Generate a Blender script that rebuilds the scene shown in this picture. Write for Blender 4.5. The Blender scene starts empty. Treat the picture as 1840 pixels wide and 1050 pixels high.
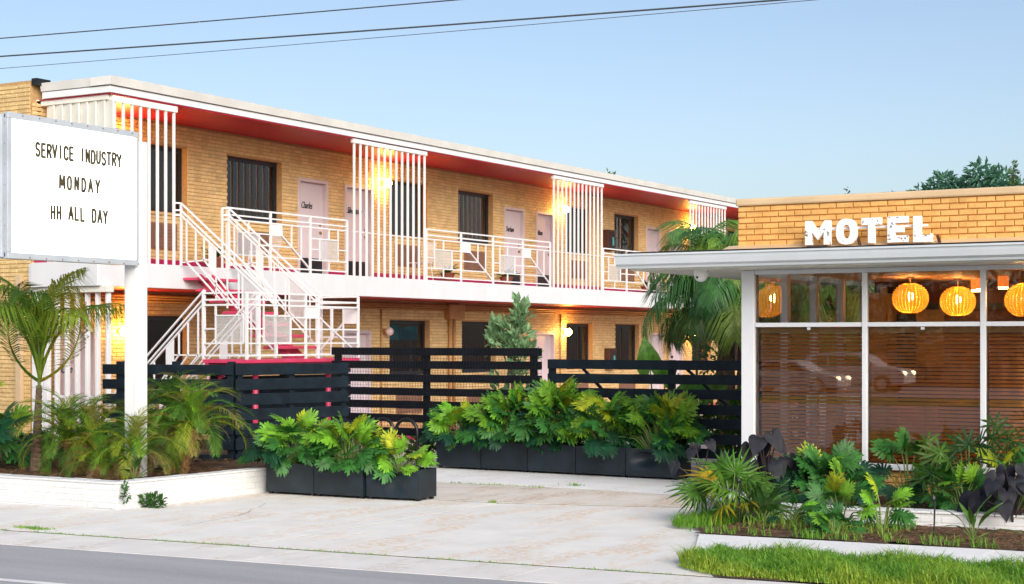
import bpy, bmesh, math, random
from math import sin, cos, pi, radians, sqrt, atan2
from mathutils import Vector, Matrix, Euler
random.seed(7)
S = bpy.context.scene
COL = S.collection
R = random.Random(11)

# ------------------------------------------------------------------ camera, sky, sun, exposure
cam = bpy.data.objects.new('camera', bpy.data.cameras.new('camera'))
COL.objects.link(cam)
cam.location = (0, 0, 1.85)
cam.rotation_euler = (radians(90), 0, radians(30.2))
cam.data.sensor_width = 36
cam.data.lens = 2900 / 1840 * 36
cam.data.shift_y = 86 / 1840
cam.data.clip_end = 4000
S.camera = cam

SUN_EL, SUN_AZ = radians(29), radians(131)          # azimuth clockwise from +Y
W = bpy.data.worlds.new('World'); S.world = W; W.use_nodes = True
wn = W.node_tree.nodes; wn.clear()
sky = wn.new('ShaderNodeTexSky'); sky.sky_type = 'NISHITA'; sky.sun_disc = False
sky.sun_elevation = SUN_EL; sky.sun_rotation = SUN_AZ
sky.air_density = 0.8; sky.dust_density = 2.5; sky.ozone_density = 0.0; sky.altitude = 0
bg = wn.new('ShaderNodeBackground'); bg.inputs[1].default_value = 0.0905
wo = wn.new('ShaderNodeOutputWorld')
W.node_tree.links.new(sky.outputs[0], bg.inputs[0]); W.node_tree.links.new(bg.outputs[0], wo.inputs[0])
sl = bpy.data.lights.new('sun', 'SUN'); sl.energy = 1.5; sl.angle = radians(42); sl.color = (1, .965, .925)
sun = bpy.data.objects.new('sun', sl); COL.objects.link(sun)
sd = Vector((sin(SUN_AZ) * cos(SUN_EL), cos(SUN_AZ) * cos(SUN_EL), sin(SUN_EL)))
sun.rotation_euler = sd.to_track_quat('Z', 'Y').to_euler(); sun.location = sd * 60
S.view_settings.view_transform = 'Standard'; S.view_settings.look = 'None'
S.view_settings.exposure = 1.0; S.view_settings.gamma = 1; S.view_settings.use_curve_mapping = False
S.cycles.use_denoising = True
S.cycles.max_bounces = 7; S.cycles.transparent_max_bounces = 16; S.cycles.sample_clamp_indirect = 6

# ------------------------------------------------------------------ materials
def new_mat(name):
    m = bpy.data.materials.new(name); m.use_nodes = True
    nt = m.node_tree; b = nt.nodes['Principled BSDF']
    return m, nt, b
def pos(nt):
    return nt.nodes.new('ShaderNodeNewGeometry').outputs['Position']
def noise(nt, scale, detail=4, vec=None, rough=.55):
    n = nt.nodes.new('ShaderNodeTexNoise'); n.inputs['Scale'].default_value = scale
    n.inputs['Detail'].default_value = detail; n.inputs['Roughness'].default_value = rough
    nt.links.new(vec if vec else pos(nt), n.inputs['Vector']); return n.outputs[0]
def ramp(nt, fac, stops):
    r = nt.nodes.new('ShaderNodeValToRGB'); e = r.color_ramp.elements
    while len(e) < len(stops): e.new(.5)
    for i, (p, c) in enumerate(stops):
        e[i].position = p; e[i].color = (*c, 1) if len(c) == 3 else c
    nt.links.new(fac, r.inputs[0]); return r.outputs[0]
def mixc(nt, fac, a, b, mode='MIX'):
    n = nt.nodes.new('ShaderNodeMix'); n.data_type = 'RGBA'; n.blend_type = mode
    for sock, v in ((n.inputs[0], fac), (n.inputs[6], a), (n.inputs[7], b)):
        if isinstance(v, (int, float)): sock.default_value = v
        elif isinstance(v, tuple): sock.default_value = (*v, 1)
        else: nt.links.new(v, sock)
    return n.outputs[2]
def bump(nt, b, h, strength=.3, dist=.01):
    n = nt.nodes.new('ShaderNodeBump'); n.inputs['Strength'].default_value = strength
    n.inputs['Distance'].default_value = dist; nt.links.new(h, n.inputs['Height'])
    nt.links.new(n.outputs[0], b.inputs['Normal'])
def sc(c, k): return tuple(x * k for x in c)
def mat(name, col, rough=.6, var=.18, scale=3, bmp=0, bscale=40, metal=0, spec=.5, col2=None):
    m, nt, b = new_mat(name)
    f = noise(nt, scale, 5)
    c = ramp(nt, f, [(.3, sc(col, 1 - var)), (.7, col2 if col2 else sc(col, 1 + var * .6))])
    nt.links.new(c, b.inputs['Base Color'])
    b.inputs['Roughness'].default_value = rough; b.inputs['Metallic'].default_value = metal
    b.inputs['Specular IOR Level'].default_value = spec
    if bmp: bump(nt, b, noise(nt, bscale, 3), bmp)
    return m
def wornwhite(name, col, rough, amount):
    m = mat(name, col, rough, .04, 2, .05, 40); nt = m.node_tree; b = nt.nodes['Principled BSDF']; l = b.inputs['Base Color'].links[0]
    src = l.from_socket; nt.links.new(streaks(nt, src, amount), b.inputs['Base Color']); return m
def emis(name, col, s, var=0, scale=30):
    m, nt, b = new_mat(name)
    b.inputs['Base Color'].default_value = (*sc(col, .5), 1)
    b.inputs['Emission Color'].default_value = (*col, 1); b.inputs['Emission Strength'].default_value = s
    if var:
        c = ramp(nt, noise(nt, scale, 3), [(.35, sc(col, 1 - var)), (.65, col)]); nt.links.new(c, b.inputs['Emission Color'])
    return m
def glass(name, tint=(.9, .92, .92), boost=1.6):
    m, nt, b = new_mat(name); nt.nodes.remove(b)
    t = nt.nodes.new('ShaderNodeBsdfTransparent'); t.inputs[0].default_value = (*tint, 1)
    g = nt.nodes.new('ShaderNodeBsdfGlossy'); g.inputs['Roughness'].default_value = .005
    fr = nt.nodes.new('ShaderNodeFresnel'); fr.inputs[0].default_value = 1.5
    mu = nt.nodes.new('ShaderNodeMath'); mu.operation = 'MULTIPLY'; mu.use_clamp = True; mu.inputs[1].default_value = boost
    mx = nt.nodes.new('ShaderNodeMixShader')
    nt.links.new(fr.outputs[0], mu.inputs[0]); nt.links.new(mu.outputs[0], mx.inputs[0])
    nt.links.new(t.outputs[0], mx.inputs[1]); nt.links.new(g.outputs[0], mx.inputs[2])
    nt.links.new(mx.outputs[0], nt.nodes['Material Output'].inputs[0]); return m
def leafmat(name, gloss=.4, trans=.3, var=.35):
    """colour comes from the object's own colour, so each leaf can be greener or yellower"""
    m, nt, b = new_mat(name)
    oi = nt.nodes.new('ShaderNodeObjectInfo')
    f = noise(nt, 14, 3)
    v = ramp(nt, f, [(.3, (1 - var,) * 3), (.7, (1 + var * .5,) * 3)])
    c = mixc(nt, 1.0, oi.outputs['Color'], v, 'MULTIPLY')
    nt.links.new(c, b.inputs['Base Color']); b.inputs['Roughness'].default_value = gloss
    b.inputs['Specular IOR Level'].default_value = .35
    t = nt.nodes.new('ShaderNodeBsdfTranslucent'); nt.links.new(c, t.inputs[0])
    mx = nt.nodes.new('ShaderNodeMixShader'); mx.inputs[0].default_value = trans
    nt.links.new(b.outputs[0], mx.inputs[1]); nt.links.new(t.outputs[0], mx.inputs[2])
    nt.links.new(mx.outputs[0], nt.nodes['Material Output'].inputs[0]); return m

def streaks(nt, c, amount, tint=(.45, .40, .34), scale=(9, 9, .5), lo=.52):
    mp = nt.nodes.new('ShaderNodeMapping'); mp.inputs['Scale'].default_value = scale; nt.links.new(pos(nt), mp.inputs[0])
    f = ramp(nt, noise(nt, 1, 4, mp.outputs[0], .6), [(lo, (0, 0, 0)), (lo + .22, (amount,) * 3)])
    return mixc(nt, f, c, tint)
def brickmat(name, a, b_, bs=.5):
    m, nt, b = new_mat(name)
    f = noise(nt, 5.5, 2); g = noise(nt, 60, 3)
    c = ramp(nt, f, [(.32, a), (.68, b_)])
    sn = nt.nodes.new('ShaderNodeVectorMath'); sn.operation = 'SNAP'; sn.inputs[1].default_value = (.2, .2, .068); nt.links.new(pos(nt), sn.inputs[0])
    wh = nt.nodes.new('ShaderNodeTexWhiteNoise'); nt.links.new(sn.outputs[0], wh.inputs['Vector'])
    c = mixc(nt, 1.0, c, ramp(nt, wh.outputs[0], [(0, (.86 if a[2] < .4 else .97,) * 3), (.5, (1, 1, 1)), (1, (1.08 if a[2] < .4 else 1,) * 3)]), 'MULTIPLY')
    c = streaks(nt, c, .22 if a[2] < .4 else .07, sc(a, .7), (3.5, 3.5, .35), .5)
    c = mixc(nt, ramp(nt, g, [(.62, (0, 0, 0)), (.78, (.5, .5, .5))]), c, sc(a, .6))
    nt.links.new(c, b.inputs['Base Color']); b.inputs['Roughness'].default_value = .55
    bump(nt, b, noise(nt, 35, 4), bs, .01); return m
M = {}
M['brick'] = brickmat('painted_brick', (.59, .42, .19), (.69, .515, .245))
M['mortar'] = mat('painted_mortar', (.46, .285, .12), .8, .2, 20, .3, 90)
M['officebrick'] = brickmat('office_brick', (.66, .36, .105), (.76, .445, .145))
M['officemortar'] = mat('office_mortar', (.44, .19, .04), .8, .25, 20, .3, 90)
M['whitebrick'] = brickmat('white_painted_brick', (.62, .64, .655), (.70, .715, .725), .35)
M['whitemortar'] = mat('white_mortar', (.62, .63, .63), .8, .15, 15, .2, 90)
M['tan'] = mat('tan_flashing', (.62, .46, .28), .5, .1, 2)
M['white'] = wornwhite('white_paint', (.75, .765, .78), .45, .14)
M['cream'] = mat('cream_paint', (.74, .74, .67), .5, .08, 2.5, .05, 30)
M['fascia'] = mat('roof_edge_metal', (.72, .73, .70), .45, .1, 2)
M['stucco'] = wornwhite('white_stucco', (.66, .685, .71), .7, .09)
M['red'] = mat('red_soffit_paint', (.46, .006, .034), .45, .15, 3)
M['magenta'] = mat('magenta_floor_paint', (.38, .008, .085), .5, .2, 4)
M['pink'] = mat('pink_steel_paint', (.62, .05, .13), .4, .15, 5)
M['navy'] = mat('blue_black_fence_paint', (.0052, .0125, .0205), .55, .35, 6, .12, 60, spec=.22, col2=(.009, .0185, .029))
M['navy2'] = mat('near_black_fence_paint', (.0045, .006, .010), .55, .3, 6, .12, 60, spec=.22, col2=(.008, .010, .016))
M['planter'] = mat('dark_sheet_metal', (.011, .019, .027), .42, .25, 5, .05, 12, spec=.4, col2=(.017, .027, .037))
M['black'] = mat('black_paint', (.008, .009, .011), .4, .2, 8)
M['winframe'] = mat('dark_window_frame', (.012, .014, .022), .35, .2, 5)
M['curtain'] = mat('dark_curtain', (.03, .016, .014), .9, .3, 6)
M['curtain2'] = mat('brown_curtain', (.055, .02, .014), .9, .3, 6)
M['interior'] = mat('dark_room', (.02, .017, .015), .9)
M['door'] = mat('pale_door_paint', (.60, .54, .57), .45, .05, 2)
M['doorframe'] = mat('door_frame_paint', (.55, .48, .50), .45, .06, 3)
M['knob'] = mat('brass', (.4, .25, .1), .3, metal=1)
M['pipe'] = mat('painted_pipe', (.42, .22, .075), .5)
M['grille'] = mat('brown_grille', (.22, .12, .075), .6)
M['signmetal'] = mat('sign_metal', (.52, .57, .62), .38, .12, 3, metal=.25)
M['signface'] = emis('lit_sign_face', (1, 1, 1), 1.25)
M['signletter'] = mat('sign_letter', (.035, .03, .012), .6, .5, 20, col2=(.10, .085, .03))
M['lamp_lit'] = emis('lit_globe', (1, .50, .10), 95)
M['lamp_off'] = mat('frosted_globe', (.75, .62, .6), .3)
M['glass'] = glass('window_glass', (.82, .84, .85), 1.7)
M['sideglass'] = glass('side_glass', (.9, .92, .92), 2.6)
M['officeglass'] = glass('office_glass', (.93, .93, .92), 3.3)
M['chrome'] = mat('dull_metal', (.5, .52, .54), .3, metal=.8)
M['slat'] = mat('wood_blind', (.58, .24, .065), .4, .06, 2, col2=(.64, .28, .08))
M['officewhite'] = mat('office_frame_paint', (.64, .67, .71), .42, .05, 2)
M['gutter'] = mat('gutter_paint', (.53, .58, .62), .35, .05, 2)
M['ceiling'] = mat('warm_ceiling', (.55, .28, .12), .5, .2, 2)
M['maroon'] = mat('maroon_wall', (.10, .022, .02), .6, .3, 2)
M['chocolate'] = mat('brown_wall', (.13, .05, .025), .6, .3, 3)
M['tanpanel'] = mat('tan_panel', (.38, .22, .08), .6, .2, 3)
M['charcoal'] = mat('charcoal_panel', (.025, .026, .03), .6, .3, 3)
M['orange'] = mat('orange_board', (.75, .17, .03), .6, .1, 5)
M['shade'] = emis('woven_shade_lit', (1, .37, .02), .55, .45, 30)
M['shadegap'] = emis('shade_inside', (1, .28, .02), .75)
M['bulb'] = emis('bulb', (1, .7, .3), 22)
M['spot'] = emis('spot_lens', (1, .78, .3), 5)
M['spotcan'] = emis('spot_can_glow', (1, .22, .03), .5)
M['soil'] = mat('mulch_soil', (.075, .036, .017), .95, .5, 14, .9, 60, col2=(.14, .075, .035))
M['straw'] = mat('pine_straw', (.16, .08, .035), .9, .5, 20, col2=(.26, .14, .06))
M['trunk'] = mat('palm_trunk', (.16, .11, .075), .95, .5, 30, 1, 60)
M['bark'] = mat('bark', (.13, .10, .08), .95, .4, 20, 1, 50)
M['boot'] = mat('palm_boots', (.27, .15, .06), .95, .5, 30, 1, 60)
M['terracotta'] = mat('terracotta', (.22, .075, .045), .8)
M['rope'] = mat('cable', (.05, .055, .062), .6)
M['teal'] = mat('teal_canvas', (.06, .33, .36), .8)
M['alu'] = mat('brushed_metal', (.55, .56, .58), .35, metal=.6)
M['tyre'] = mat('tyre', (.015, .015, .015), .9)
M['carsilver'] = mat('silver_car_paint', (.85, .8, .8), .3)
M['carglass'] = mat('car_glass', (.01, .011, .013), .08)
M['headlight'] = emis('headlight_glow', (1, .75, .4), 9)
M['leaf'] = leafmat('philodendron_leaf', .48, .3, .45)
M['palm'] = leafmat('palm_leaf', .45, .4)
M['darkleaf'] = leafmat('taro_leaf', .62, .08, .3)
M['stem'] = mat('green_stem', (.14, .22, .05), .5, .3, 9)
M['darkstem'] = mat('dark_stem', (.03, .02, .025), .5)
M['deadleaf'] = mat('dry_leaf', (.33, .22, .12), .9, .4, 14)

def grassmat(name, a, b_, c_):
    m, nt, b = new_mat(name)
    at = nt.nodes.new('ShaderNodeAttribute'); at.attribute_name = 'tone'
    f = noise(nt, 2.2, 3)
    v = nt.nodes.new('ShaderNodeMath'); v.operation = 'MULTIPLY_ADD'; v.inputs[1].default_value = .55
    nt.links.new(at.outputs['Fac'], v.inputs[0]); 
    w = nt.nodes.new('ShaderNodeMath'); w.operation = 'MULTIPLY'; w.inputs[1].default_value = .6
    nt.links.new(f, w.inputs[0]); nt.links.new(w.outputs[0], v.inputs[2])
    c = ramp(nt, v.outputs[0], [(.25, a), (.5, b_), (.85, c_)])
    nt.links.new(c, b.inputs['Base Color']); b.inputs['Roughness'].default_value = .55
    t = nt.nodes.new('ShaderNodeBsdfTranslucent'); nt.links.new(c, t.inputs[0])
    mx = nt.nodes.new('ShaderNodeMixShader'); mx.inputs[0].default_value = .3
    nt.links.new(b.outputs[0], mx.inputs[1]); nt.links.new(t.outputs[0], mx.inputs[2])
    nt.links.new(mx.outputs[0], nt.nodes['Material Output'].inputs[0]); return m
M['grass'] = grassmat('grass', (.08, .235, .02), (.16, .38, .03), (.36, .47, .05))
M['farleaf'] = grassmat('tree_leaves', (.02, .055, .03), (.035, .085, .04), (.06, .12, .05))

def concrete(name, base, stain, k=.9, sscale=.55, speck=.35):
    m, nt, b = new_mat(name)
    p = pos(nt)
    big = noise(nt, .45, 3, p); mid = noise(nt, 2.6, 5, p); fine = noise(nt, 45, 4, p, .7)
    mp = nt.nodes.new('ShaderNodeMapping'); mp.inputs['Scale'].default_value = (1.5, .35, 1); mp.inputs['Rotation'].default_value = (0, 0, .25)
    nt.links.new(p, mp.inputs[0]); strk = noise(nt, 1.6, 4, mp.outputs[0])
    c = ramp(nt, mid, [(.3, sc(base, .9)), (.7, sc(base, 1.06))])
    c = mixc(nt, ramp(nt, big, [(.35, (0, 0, 0)), (.7, (.35, .35, .35))]), c, sc(base, .84))
    sm = nt.nodes.new('ShaderNodeMath'); sm.operation = 'MULTIPLY'
    nt.links.new(ramp(nt, strk, [(.48, (0, 0, 0)), (.60, (1, 1, 1))]), sm.inputs[0])
    nt.links.new(ramp(nt, noise(nt, 13, 3, p, .7), [(.46, (0, 0, 0)), (.53, (k, k, k))]), sm.inputs[1])
    c = mixc(nt, sm.outputs[0], c, stain)
    c = mixc(nt, ramp(nt, fine, [(.58, (0, 0, 0)), (.75, (speck, speck, speck))]), c, sc(base, .6))
    nt.links.new(c, b.inputs['Base Color']); b.inputs['Roughness'].default_value = .85
    bump(nt, b, noise(nt, 70, 4, p), .25, .006); return m
M['concrete'] = concrete('driveway_concrete', (.75, .745, .715), (.66, .50, .34), .7)
M['pebble'] = concrete('exposed_aggregate', (.68, .64, .58), (.5, .38, .28), .9, .55, .7)
M['paleconc'] = concrete('pale_concrete', (.80, .815, .82), (.55, .5, .44), .3)
M['gutterconc'] = concrete('gutter_concrete', (.73, .715, .69), (.45, .38, .3), .4)
M['joint'] = mat('joint_dirt', (.12, .10, .07), .95, .4, 20)
M['patio'] = concrete('patio_concrete', (.40, .37, .34), (.3, .22, .16), .4)
def asphalt():
    m, nt, b = new_mat('weathered_asphalt'); p = pos(nt)
    mp = nt.nodes.new('ShaderNodeMapping'); mp.inputs['Scale'].default_value = (.25, 2.2, 1); mp.inputs['Rotation'].default_value = (0, 0, -.08)
    nt.links.new(p, mp.inputs[0])
    c = ramp(nt, noise(nt, 1.1, 5, mp.outputs[0]), [(.3, (.33, .335, .355)), (.7, (.42, .425, .445))])
    c = mixc(nt, ramp(nt, noise(nt, 120, 3, p, .8), [(.45, (0, 0, 0)), (.7, (.55, .55, .55))]), c, (.13, .13, .14))
    c = mixc(nt, ramp(nt, noise(nt, 1.7, 2, p), [(.66, (0, 0, 0)), (.74, (.5, .5, .5))]), c, (.12, .12, .13))
    nt.links.new(c, b.inputs['Base Color']); b.inputs['Roughness'].default_value = .85
    bump(nt, b, noise(nt, 150, 3, p), .35, .006); return m
M['asphalt'] = asphalt()
def chipped():
    m, nt, b = new_mat('chipped_white_paint'); p = pos(nt)
    f = noise(nt, 17, 5, p, .65)
    c = ramp(nt, f, [(.60, (.84, .85, .85)), (.63, (.13, .14, .15))])
    nt.links.new(c, b.inputs['Base Color']); b.inputs['Roughness'].default_value = .5
    return m
M['chipped'] = chipped()
M['rust'] = mat('rusty_black_metal', (.02, .014, .011), .6, .5, 30, col2=(.10, .04, .02))

# ------------------------------------------------------------------ mesh builder and tagging
ORG = {}
def V(*a): return Vector(a)
class MB:
    def __init__(s): s.v = []; s.f = []; s.m = []
    def add(s, vs, fs, m=0):
        n = len(s.v); s.v += [tuple(x) for x in vs]; s.f += [[i + n for i in f] for f in fs]; s.m += [m] * len(fs); return s
    def hexa(s, p, m=0):
        return s.add(p, [(3, 2, 1, 0), (4, 5, 6, 7), (0, 1, 5, 4), (1, 2, 6, 5), (2, 3, 7, 6), (3, 0, 4, 7)], m)
    def box(s, x0, x1, y0, y1, z0, z1, m=0):
        return s.hexa([(x0, y0, z0), (x1, y0, z0), (x1, y1, z0), (x0, y1, z0), (x0, y0, z1), (x1, y0, z1), (x1, y1, z1), (x0, y1, z1)], m)
    def bar(s, p, q, w, h, up=(0, 0, 1), m=0):
        p = Vector(p); q = Vector(q); d = (q - p).normalized(); u = Vector(up)
        if abs(d.dot(u)) > .98: u = Vector((0, 1, 0)) if abs(d.y) < .9 else Vector((1, 0, 0))
        a = d.cross(u).normalized() * w / 2; b = a.cross(d).normalized() * h / 2
        return s.hexa([p - a - b, p + a - b, p + a + b, p - a + b, q - a - b, q + a - b, q + a + b, q - a + b], m)
    def tube(s, pts, r, n=6, m=0, cap=True):
        pts = [Vector(p) for p in pts]; rs = r if isinstance(r, (list, tuple)) else [r] * len(pts)
        base = len(s.v); prev = None
        for i, p in enumerate(pts):
            d = (pts[min(i + 1, len(pts) - 1)] - pts[max(i - 1, 0)]).normalized()
            if prev is None:
                a = d.cross(Vector((0, 0, 1)) if abs(d.z) < .9 else Vector((1, 0, 0))).normalized()
            else:
                a = (prev - d * prev.dot(d)).normalized()
            prev = a; b = d.cross(a)
            for k in range(n):
                t = 2 * pi * k / n; s.v.append(tuple(p + (a * cos(t) + b * sin(t)) * rs[i]))
        for i in range(len(pts) - 1):
            for k in range(n):
                s.f.append([base + i * n + k, base + i * n + (k + 1) % n, base + (i + 1) * n + (k + 1) % n, base + (i + 1) * n + k]); s.m.append(m)
        if cap:
            s.f.append([base + k for k in range(n)][::-1]); s.m.append(m)
            s.f.append([base + (len(pts) - 1) * n + k for k in range(n)]); s.m.append(m)
        return s
    def lathe(s, prof, n=16, c=(0, 0, 0), m=0):
        base = len(s.v)
        for r, z in prof:
            for k in range(n):
                t = 2 * pi * k / n; s.v.append((c[0] + r * cos(t), c[1] + r * sin(t), c[2] + z))
        for i in range(len(prof) - 1):
            for k in range(n):
                s.f.append([base + i * n + k, base + i * n + (k + 1) % n, base + (i + 1) * n + (k + 1) % n, base + (i + 1) * n + k]); s.m.append(m)
        return s
    def prism(s, poly, o, u, v, d, m=0):
        """2D polygon in the frame o + a*u + b*v, pushed along d"""
        o, u, v, d = map(Vector, (o, u, v, d)); n = len(poly)
        P = [o + u * a + v * b for a, b in poly]; Q = [p + d for p in P]
        fs = [list(range(n))[::-1], list(range(n, 2 * n))] + [[i, (i + 1) % n, n + (i + 1) % n, n + i] for i in range(n)]
        return s.add(P + Q, fs, m)
    def mesh(s, name, mats, org=(0, 0, 0), smooth=False):
        me = bpy.data.meshes.new(name)
        me.from_pydata([(x - org[0], y - org[1], z - org[2]) for x, y, z in s.v], [], s.f)
        for k in (mats if isinstance(mats, (list, tuple)) else [mats]): me.materials.append(M[k] if isinstance(k, str) else k)
        if any(s.m): me.polygons.foreach_set('material_index', s.m)
        if smooth: me.polygons.foreach_set('use_smooth', [True] * len(s.f))
        me.update(); return me
    def build(s, name, mats, parent=None, smooth=False, bevel=0, local=False, fixn=False):
        org = ORG.get(parent.name, (0, 0, 0)) if (parent and not local) else (0, 0, 0)
        me = s.mesh(name, mats, org, smooth)
        if fixn:
            bm = bmesh.new(); bm.from_mesh(me); bmesh.ops.recalc_face_normals(bm, faces=bm.faces); bm.to_mesh(me); bm.free()
        o = link(name, me, parent)
        ORG[o.name] = org
        if bevel:
            b = o.modifiers.new('bevel', 'BEVEL'); b.width = bevel; b.segments = 2; b.limit_method = 'ANGLE'
        return o
def link(name, data, parent=None):
    o = bpy.data.objects.new(name, data); COL.objects.link(o)
    if parent: o.parent = parent
    return o
def tag(o, label=None, cat=None, group=None, kind=None):
    if label: o['label'] = label
    if cat: o['category'] = cat
    if group: o['group'] = group
    if kind: o['kind'] = kind
    return o
def thing(name, label, cat, loc=(0, 0, 0), group=None, rz=0):
    o = link(name, None); o.location = loc; o.rotation_euler = (0, 0, rz); o.empty_display_size = .2
    ORG[o.name] = tuple(loc); return tag(o, label, cat, group)
def setting(name, label=None, loc=(0, 0, 0)):
    o = link(name, None); o.location = loc; ORG[o.name] = tuple(loc); o['kind'] = 'structure'
    if label: o['label'] = label
    return o
def text(body, parent, p, xdir, size, matname, name='lettering', sx=1, shear=0, ext=.004, bold=0, align='LEFT'):
    c = bpy.data.curves.new(name, 'FONT'); c.body = body; c.size = size; c.extrude = ext; c.offset = 0; c.shear = shear
    c.align_x = align; c.align_y = 'BOTTOM_BASELINE'; c.resolution_u = 3
    c.materials.append(M[matname]); tmp = bpy.data.objects.new('tmp', c)
    me = bpy.data.meshes.new_from_object(tmp); bpy.data.objects.remove(tmp); bpy.data.curves.remove(c); me.name = name
    o = link(name, me, parent)
    x = Vector(xdir).normalized(); z = Vector((0, 0, 1)); n = x.cross(z)
    org = Vector(ORG.get(parent.name, (0, 0, 0)))
    m = Matrix.Identity(4)
    for i in range(3): m[i][0] = x[i] * sx; m[i][1] = z[i]; m[i][2] = n[i]; m[i][3] = p[i] - org[i]
    o.matrix_local = m; return o
def inst(name, me, parent, mat4, color=None):
    o = link(name, me, parent); o.matrix_local = mat4
    if color: o.color = (*color, 1)
    return o

# ------------------------------------------------------------------ bricks
BL, BH, JT = .2, .068, .011
def brick_mesh(matname, seed, proud=.011):
    r = random.Random(seed); j = lambda a: r.uniform(-a, a)
    L, Hh = BL - JT, BH - JT; b = MB(); i = .0045
    lo = [(0, 0, 0), (L, 0, 0), (L, 0, Hh), (0, 0, Hh)]
    hi = [(i + j(.002), -proud + j(.002), i + j(.0015)), (L - i + j(.002), -proud + j(.002), i + j(.0015)), (L - i + j(.002), -proud + j(.002), Hh - i + j(.0015)), (i + j(.002), -proud + j(.002), Hh - i + j(.0015))]
    b.add(lo + hi, [(4, 5, 6, 7), (0, 1, 5, 4), (1, 2, 6, 5), (2, 3, 7, 6), (3, 0, 4, 7)])
    return b
BM = {}
def bricks(parent, o, u, z0, z1, length, matname, holes=(), pick=None, limit=300, rowshift=0, proud=.011):
    """running-bond courses on the plane o + a*u, bulging along u x z; `pick(point)` gives the priority of a brick as its own part"""
    if matname not in BM: BM[matname] = [(brick_mesh(matname, k, proud), brick_mesh(matname, k, proud).mesh('brick', matname)) for k in range(5)]
    o = Vector(o); u = Vector(u).normalized(); n = u.cross(Vector((0, 0, 1)))   # outward
    rows = int((z1 - z0) / BH + .3); allb = []
    for i in range(rows):
        z = z0 + i * BH; a = -(BL / 2 if (i + rowshift) % 2 else 0)
        while a < length:
            segs = [(max(a, 0), min(a + BL - JT, length - .004))]
            for h0, h1, hz0, hz1 in holes:
                if z + BH - JT > hz0 + .012 and z < hz1 - .012:
                    segs = [t for s0, s1 in segs for t in ((s0, min(s1, h0)), (max(s0, h1), s1))]
            for s0, s1 in segs:
                if s1 - s0 > .022: allb.append((s0, s1, z))
            a += BL
    pr = []
    if pick:
        sc_ = [(pick(o + u * ((b[0] + b[1]) / 2) + Vector((0, 0, b[2]))), k) for k, b in enumerate(allb) if b[1] - b[0] > .08]
        sc_ = [t for t in sc_ if t[0] is not None]; sc_.sort(); pr = [k for _, k in sc_[:limit]]
    own = set(pr); rest = MB(); po = Vector(ORG.get(parent.name, (0, 0, 0))); rr = random.Random(len(allb))
    for k, (s0, s1, z) in enumerate(allb):
        q = (s1 - s0) / (BL - JT); var = rr.randrange(5); p = o + u * s0 + Vector((0, 0, z))
        if k in own:
            m = Matrix.Identity(4)
            for i in range(3): m[i][0] = u[i] * q; m[i][1] = -n[i]; m[i][3] = p[i] - po[i]
            inst('brick', BM[matname][var][1], parent, m)
        else:
            b = BM[matname][var][0]
            rest.add([p + u * (x * q) - n * y + Vector((0, 0, zz)) for x, y, zz in b.v], b.f)
    if rest.v:
        r = rest.build('brick_courses', matname, parent); r['kind'] = 'stuff'
def wall_cells(b, ax, lo, hi, z0, z1, t0, t1, holes, m=0):
    """solid wall from lo..hi along axis ax ('x' or 'y') with rectangular holes, thickness t0..t1"""
    cuts = sorted({lo, hi} | {h[0] for h in holes} | {h[1] for h in holes})
    for a, c in zip(cuts, cuts[1:]):
        zs = [(z0, z1)]
        for h in holes:
            if h[0] <= a + 1e-6 and h[1] >= c - 1e-6:
                zs = [t for s0, s1 in zs for t in ((s0, min(s1, h[2])), (max(s0, h[3]), s1)) if t[1] - t[0] > 1e-4]
        for s0, s1 in zs:
            if ax == 'y': b.box(t0, t1, a, c, s0, s1, m)
            else: b.box(a, c, t0, t1, s0, s1, m)

# ------------------------------------------------------------------ the ground
def flat(name, poly, z, matname, parent=None, thick=0.0):
    b = MB()
    if thick: b.prism([(x, y) for x, y in poly], (0, 0, z), (1, 0, 0), (0, 1, 0), (0, 0, -thick))
    else: b.add([(x, y, z) for x, y in poly], [list(range(len(poly)))])
    o = b.build(name, matname, parent, fixn=bool(thick))
    if parent is None: o['kind'] = 'structure'
    return o
def ky(x): return 11.05 + (x + 12.19) * .0815        # back edge of the gutter, along the street
flat('ground', [(-900, -900), (900, -900), (900, 900), (-900, 900)], -.55, 'soil')
flat('courtyard_ground', [(-60, 18.62), (-3, 18.62), (-3, 60), (-60, 60)], -.2, 'patio')
flat('lot_ground', [(-60, ky(-60)), (40, ky(40)), (40, 19.9), (-60, 19.9)], -.0045, 'joint')
flat('road', [(-80, ky(-80) - .78), (60, ky(60) - .78), (60, -9), (-80, -9)], -.004, 'asphalt')
flat('far_road', [(-90, -18), (60, -18), (60, -42), (-90, -42)], -.44, 'asphalt')
med = flat('grass_median', [(-90, -8.8), (60, -8.8), (60, -18), (-90, -18)], -.1, 'grass', thick=.4)
# white lane line
mk = flat('lane_line', [(-30, ky(-30) - 2.42), (-6, ky(-6) - 2.42), (-6, ky(-6) - 2.52), (-30, ky(-30) - 2.52)], .0, 'white')
# gutter pan in cast segments
gt = setting('gutter')
xs = [-30, -19.5, -14.6, -11.3, -8.75, -6.35, -4.1, -1.5, 4, 14]
for a, b_ in zip(xs, xs[1:]):
    flat('segment', [(a + .006, ky(a)), (b_ - .006, ky(b_)), (b_ - .006, ky(b_) - .80), (a + .006, ky(a) - .80)], .0, 'gutterconc', gt, .06)
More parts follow.
